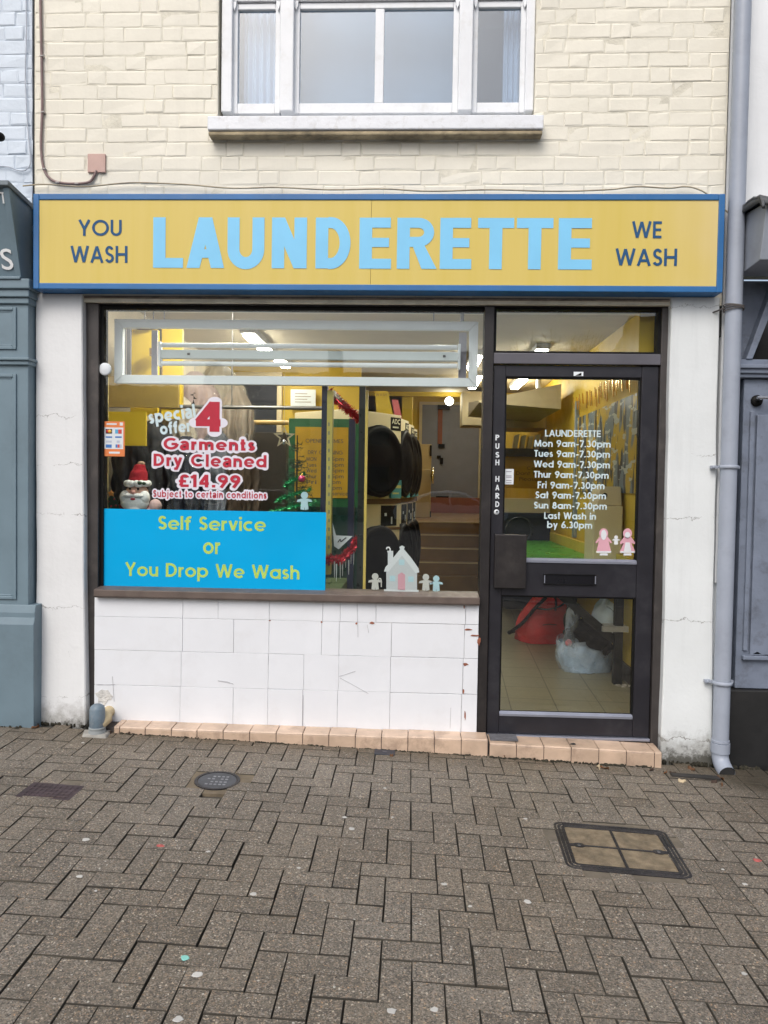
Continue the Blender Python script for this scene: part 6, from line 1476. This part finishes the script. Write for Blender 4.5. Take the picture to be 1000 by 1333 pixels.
for k in range(9):
    px = 668+k*9.2; s = MB(); s.hexa([(*[W(px, 584, 5.05)[0]][:1], 5.05, W(px, 584, 5.05)[1]+.002), (W(px+5.5, 584, 5.05)[0], 5.05, W(px, 584, 5.05)[1]+.002), (W(px+5.5, 584, 5.05)[0], 5.2, W(px, 584, 5.05)[1]+.002), (W(px, 584, 5.05)[0], 5.2, W(px, 584, 5.05)[1]+.002),
        (W(px+3, 570, 5.05)[0], 5.05, W(px, 566+(k % 3), 5.05)[1]), (W(px+8.5, 570, 5.05)[0], 5.05, W(px, 565+(k % 3), 5.05)[1]), (W(px+8.5, 570, 5.05)[0], 5.2, W(px, 565+(k % 3), 5.05)[1]), (W(px+3, 570, 5.05)[0], 5.2, W(px, 566+(k % 3), 5.05)[1])])
    tag(s.build('file_box', mat('cream_card', (.55, .47, .32), .7, var=.1)), 'leaning cream card file on the dark shelf beyond the door', 'file box', 'cream files leaning on the shelf')
# right wall: poster boards, gold foil, soap dispenser
M_mural = bpy.data.materials.new('mural_print'); _b = NB(M_mural); _p = _b.pos()
_q = _b.n('Mapping', {'Vector': _p, 'Scale': (1, 3.2, 1.5)})
_c = _b.mix(_b.ramp(_b.noise(1.9, _q, 2, .4), .50, .53), (.46, .31, .03), (.16, .20, .23))
_c = _b.mix(_b.ramp(_b.noise(3.1, _b.n('Mapping', {'Vector': _p, 'Location': (3, 1, 5), 'Scale': (1, 4.5, 1.2)}), 2, .4), .56, .58), _c, (.035, .04, .05))
_c = _b.mix(_b.ramp(_b.noise(5.0, _b.n('Mapping', {'Vector': _p, 'Location': (7, 2, 1), 'Scale': (1, 1.2, 4)}), 2, .4), .60, .62), _c, (.42, .44, .40))
_b.out(_b.n('BsdfPrincipled', {'Base Color': _c, 'Roughness': .4}))
o = thing('wall_mural', 'yellow and blue grey poster board high on the right hand wall', 'poster', (XR, 2.2, 1.9))
s = MB(); s.box(XR-.02, XR-.002, 1.25, 3.3, 1.50, 2.24); s.build('printed_board', M_mural, o)
gl = MB(); r = random.Random(14)
for k in range(30):
    y = 1.25+k*.068; h = r.uniform(.09, .17); z = 2.42+r.uniform(-.02, .02); x = XR-.05-r.uniform(0, .04)
    gl.hexa([(x, y, z-h), (x+.006, y+.004, z-h), (x+.006, y+.036, z-h+.01), (x, y+.034, z-h+.01), (x-.01, y, z), (x-.004, y, z), (x+.0, y+.04, z), (x-.006, y+.04, z)])
tag(gl.build('foil_garland', M_gold), 'row of shiny gold foil letters strung along the right hand wall', 'garland')
o = thing('soap_dispenser', 'tall cream soap machine on the far right of the green table', 'soap machine', (1.8, 1.5, TZ))
s = MB(); s.box(1.68, 1.905, 1.55, 1.85, TZ+.001, TZ+.47); s.build('cabinet', M_mach, o, bevel=.01); s = MB(); s.hexa([(1.70, 1.57, TZ+.472), (1.90, 1.57, TZ+.472), (1.90, 1.84, TZ+.472), (1.70, 1.84, TZ+.472), (1.74, 1.60, TZ+.62), (1.90, 1.60, TZ+.62), (1.90, 1.84, TZ+.62), (1.74, 1.84, TZ+.62)]); s.build('hopper', M_mach, o, bevel=.008); s = MB(); s.ball((1.77, 1.585, TZ+.55), .02, .012, .02); s.build('knob', M_black, o)
simple('partition_post', 'pale blue grey post inside the door beside the lettering', 'post', mat('blue_grey_post', (.22, .27, .33), .4), (748, 522, 757, 700, 3.3, 3.36))

simple('lit_sign', 'small bright white illuminated sign high beyond the table', 'illuminated sign', emit('sign_glow', (1, .97, .9), 3.5), (731, 538, 746, 552, 4.6, 4.63))
simple('pink_paper', 'pale pink paper pinned below the small lit sign', 'paper', mat('pale_pink_paper', (.60, .40, .40), .7), (733, 553, 757, 576, 4.55, 4.553))
# ------------------------------------------------------------------ across the street (seen only in the glass)
M_h = [mat('red_brick_house', (.17, .085, .06), .85, var=.2, vs=1.5), mat('grey_render_house', (.30, .29, .27), .85, var=.1), mat('brown_brick_house', (.13, .09, .065), .85, var=.2, vs=1.5), mat('cream_render_house', (.42, .38, .30), .85, var=.1)]
M_roof = mat('tile_roof', (.085, .065, .06), .8, var=.2, vs=2); M_hg = mat('house_glass', (.03, .035, .04), .08, spec=.8)
hx = -30; r = random.Random(17); HYY = -31
desc = ['red brick house across the street, end of the row', 'grey rendered house across the street', 'brown brick house with twin chimneys across the street', 'cream rendered house across the street', 'low red brick house across the street', 'tall brown brick house across the street', 'wide cream house across the street', 'narrow grey house across the street']
for k in range(8):
    wd_ = r.uniform(5.5, 8); ev = r.uniform(4.9, 5.8)+(2.6 if k >= 6 else 0); rg = ev+r.uniform(1.7, 2.4); g0 = gz(0, HYY)-.3
    o = thing('terraced_house', desc[k], 'house', (hx+wd_/2, HYY, g0), group='houses across the street')
    s = MB(); s.box(hx, hx+wd_-.05, HYY-8, HYY, g0, ev); s.xprism([(HYY, ev), (HYY-8, ev), (HYY-4, rg-.2)], hx+.02, hx+wd_-.07); s.build('wall', M_h[k % 4], o)
    s = MB(); s.hexa([(hx-.1, HYY+.3, ev-.15), (hx+wd_, HYY+.3, ev-.15), (hx+wd_, HYY-4, rg-.15), (hx-.1, HYY-4, rg-.15), (hx-.1, HYY+.3, ev), (hx+wd_, HYY+.3, ev), (hx+wd_, HYY-4, rg), (hx-.1, HYY-4, rg)])
    s.hexa([(hx-.1, HYY-4.01, rg-.15), (hx+wd_, HYY-4.01, rg-.15), (hx+wd_, HYY-8.3, ev-.15), (hx-.1, HYY-8.3, ev-.15), (hx-.1, HYY-4.01, rg), (hx+wd_, HYY-4.01, rg), (hx+wd_, HYY-8.3, ev), (hx-.1, HYY-8.3, ev)])
    rf = s.build('roof', M_roof, o)
    s = MB(); s.box(hx+wd_-.9, hx+wd_-.2, HYY-4.6, HYY-3.4, rg-.5, rg+1.1); s.build('chimney', M_h[0], rf)
    for zf in (1.0, 3.2):
        for q in range(2):
            x = hx+wd_*(.28+.42*q)
            if zf < 2 and q == 1:
                s = MB(); s.box(x-.45, x+.45, HYY+.001, HYY+.05, g0+.3, g0+2.4); s.build('door', M_h[(k+2) % 4], o); continue
            s = MB(); s.frame(x-.65, x+.65, g0+zf+.3, g0+zf+1.6, HYY+.001, HYY+.06, .08); w_ = s.build('window', M_h[2], o)
            s = MB(); s.box(x-.58, x+.58, HYY+.004, HYY+.02, g0+zf+.37, g0+zf+1.53); s.build('pane', M_hg, w_)
    hx += wd_
# parked cars
def car(x, y, colour, label, rz=0):
    g = gz(0, y)-.14; o = thing('parked_car', label, 'car', (x, y, g), rz, 'cars parked across the street')
    prof = [(-2.05, .35), (-2.08, .62), (-1.95, .82), (-1.25, .90), (-.62, 1.36), (.75, 1.38), (1.45, .98), (1.98, .92), (2.06, .62), (2.02, .35)]
    s = MB(); s.prism([(a, b_) for a, b_ in prof], -.82, .82); s.build('body', mat('car_paint_'+colour[0], colour[1], .2, .1, coat=1, var=.02), o, bevel=.09, seg=3, local=True)
    s = MB()
    for yy in (.823, -.829): s.prism([(-1.12, .92), (-.60, 1.29), (-.05, 1.31), (-.05, .92)], yy, yy+.006); s.prism([(.03, .92), (.03, 1.31), (.70, 1.31), (1.30, .95)], yy, yy+.006)
    s.build('side_window', M_hg, o, local=True)
    for wx_ in (-1.3, 1.3):
        for yy in (-.80, .64):
            s = MB(); s.lathe([(0, 0), (.31, 0), (.33, .03), (.33, .15), (.31, .18), (0, .18)], (wx_, yy, .32), 'y', 20); w_ = s.build('wheel', mat('tyre', (.02, .02, .02), .8), o, local=True)
            s = MB(); s.lathe([(0, -.004), (.2, -.004), (.21, .0), (.21, .184), (.2, .188), (0, .188)], (wx_, yy, .32), 'y', 16); s.build('rim', mat('alloy', (.5, .5, .52), .3, .8), w_, local=True)
    for yy in (-.7, .5):
        s = MB(); s.box(-2.09, -1.99, yy, yy+.2, .66, .80); s.build('headlight', M_vw, o, local=True, bevel=.02)
        s = MB(); s.box(1.99, 2.09, yy, yy+.2, .70, .86); s.build('tail_light', mat('lamp_red', (.3, .02, .02), .3), o, local=True, bevel=.02)
car(1.6, -23.5, ('silver', (.78, .82, .86)), 'silver car parked across the street', math.pi)
car(-5.2, -22.8, ('black', (.02, .025, .025)), 'dark car parked across the street')
# bare tree
tr_ = thing('bare_tree', 'bare winter tree with upright twigs across the street', 'tree', (6.3, -28, gz(0, -28)-.14)); r = random.Random(31); s = MB(); tw = MB()
g = gz(0, -28)-.14; s.tube([(6.3, -28, g), (6.32, -28, g+2.4)], [.16, .12], 8)
def grow(p, d, L, rad, dep, mb):
    e = p+d*L; mb.tube([p, e], [rad, rad*.7], 5, caps=False)
    if dep == 0: return
    for k in range(3): grow(e, (d+Vector((r.gauss(0, .35), r.gauss(0, .35), r.uniform(.0, .3)))).normalized(), L*r.uniform(.65, .9), rad*.62, dep-1, tw)
for k in range(4): grow(Vector((6.32, -28, g+2.3)), Vector((r.gauss(0, .3), r.gauss(0, .3), 1)).normalized(), 1.7, .08, 4, s)
s.build('trunk', mat('bark', (.06, .05, .04), .9), tr_); tw.build('crown', mat('twigs', (.05, .04, .035), .9), tr_)
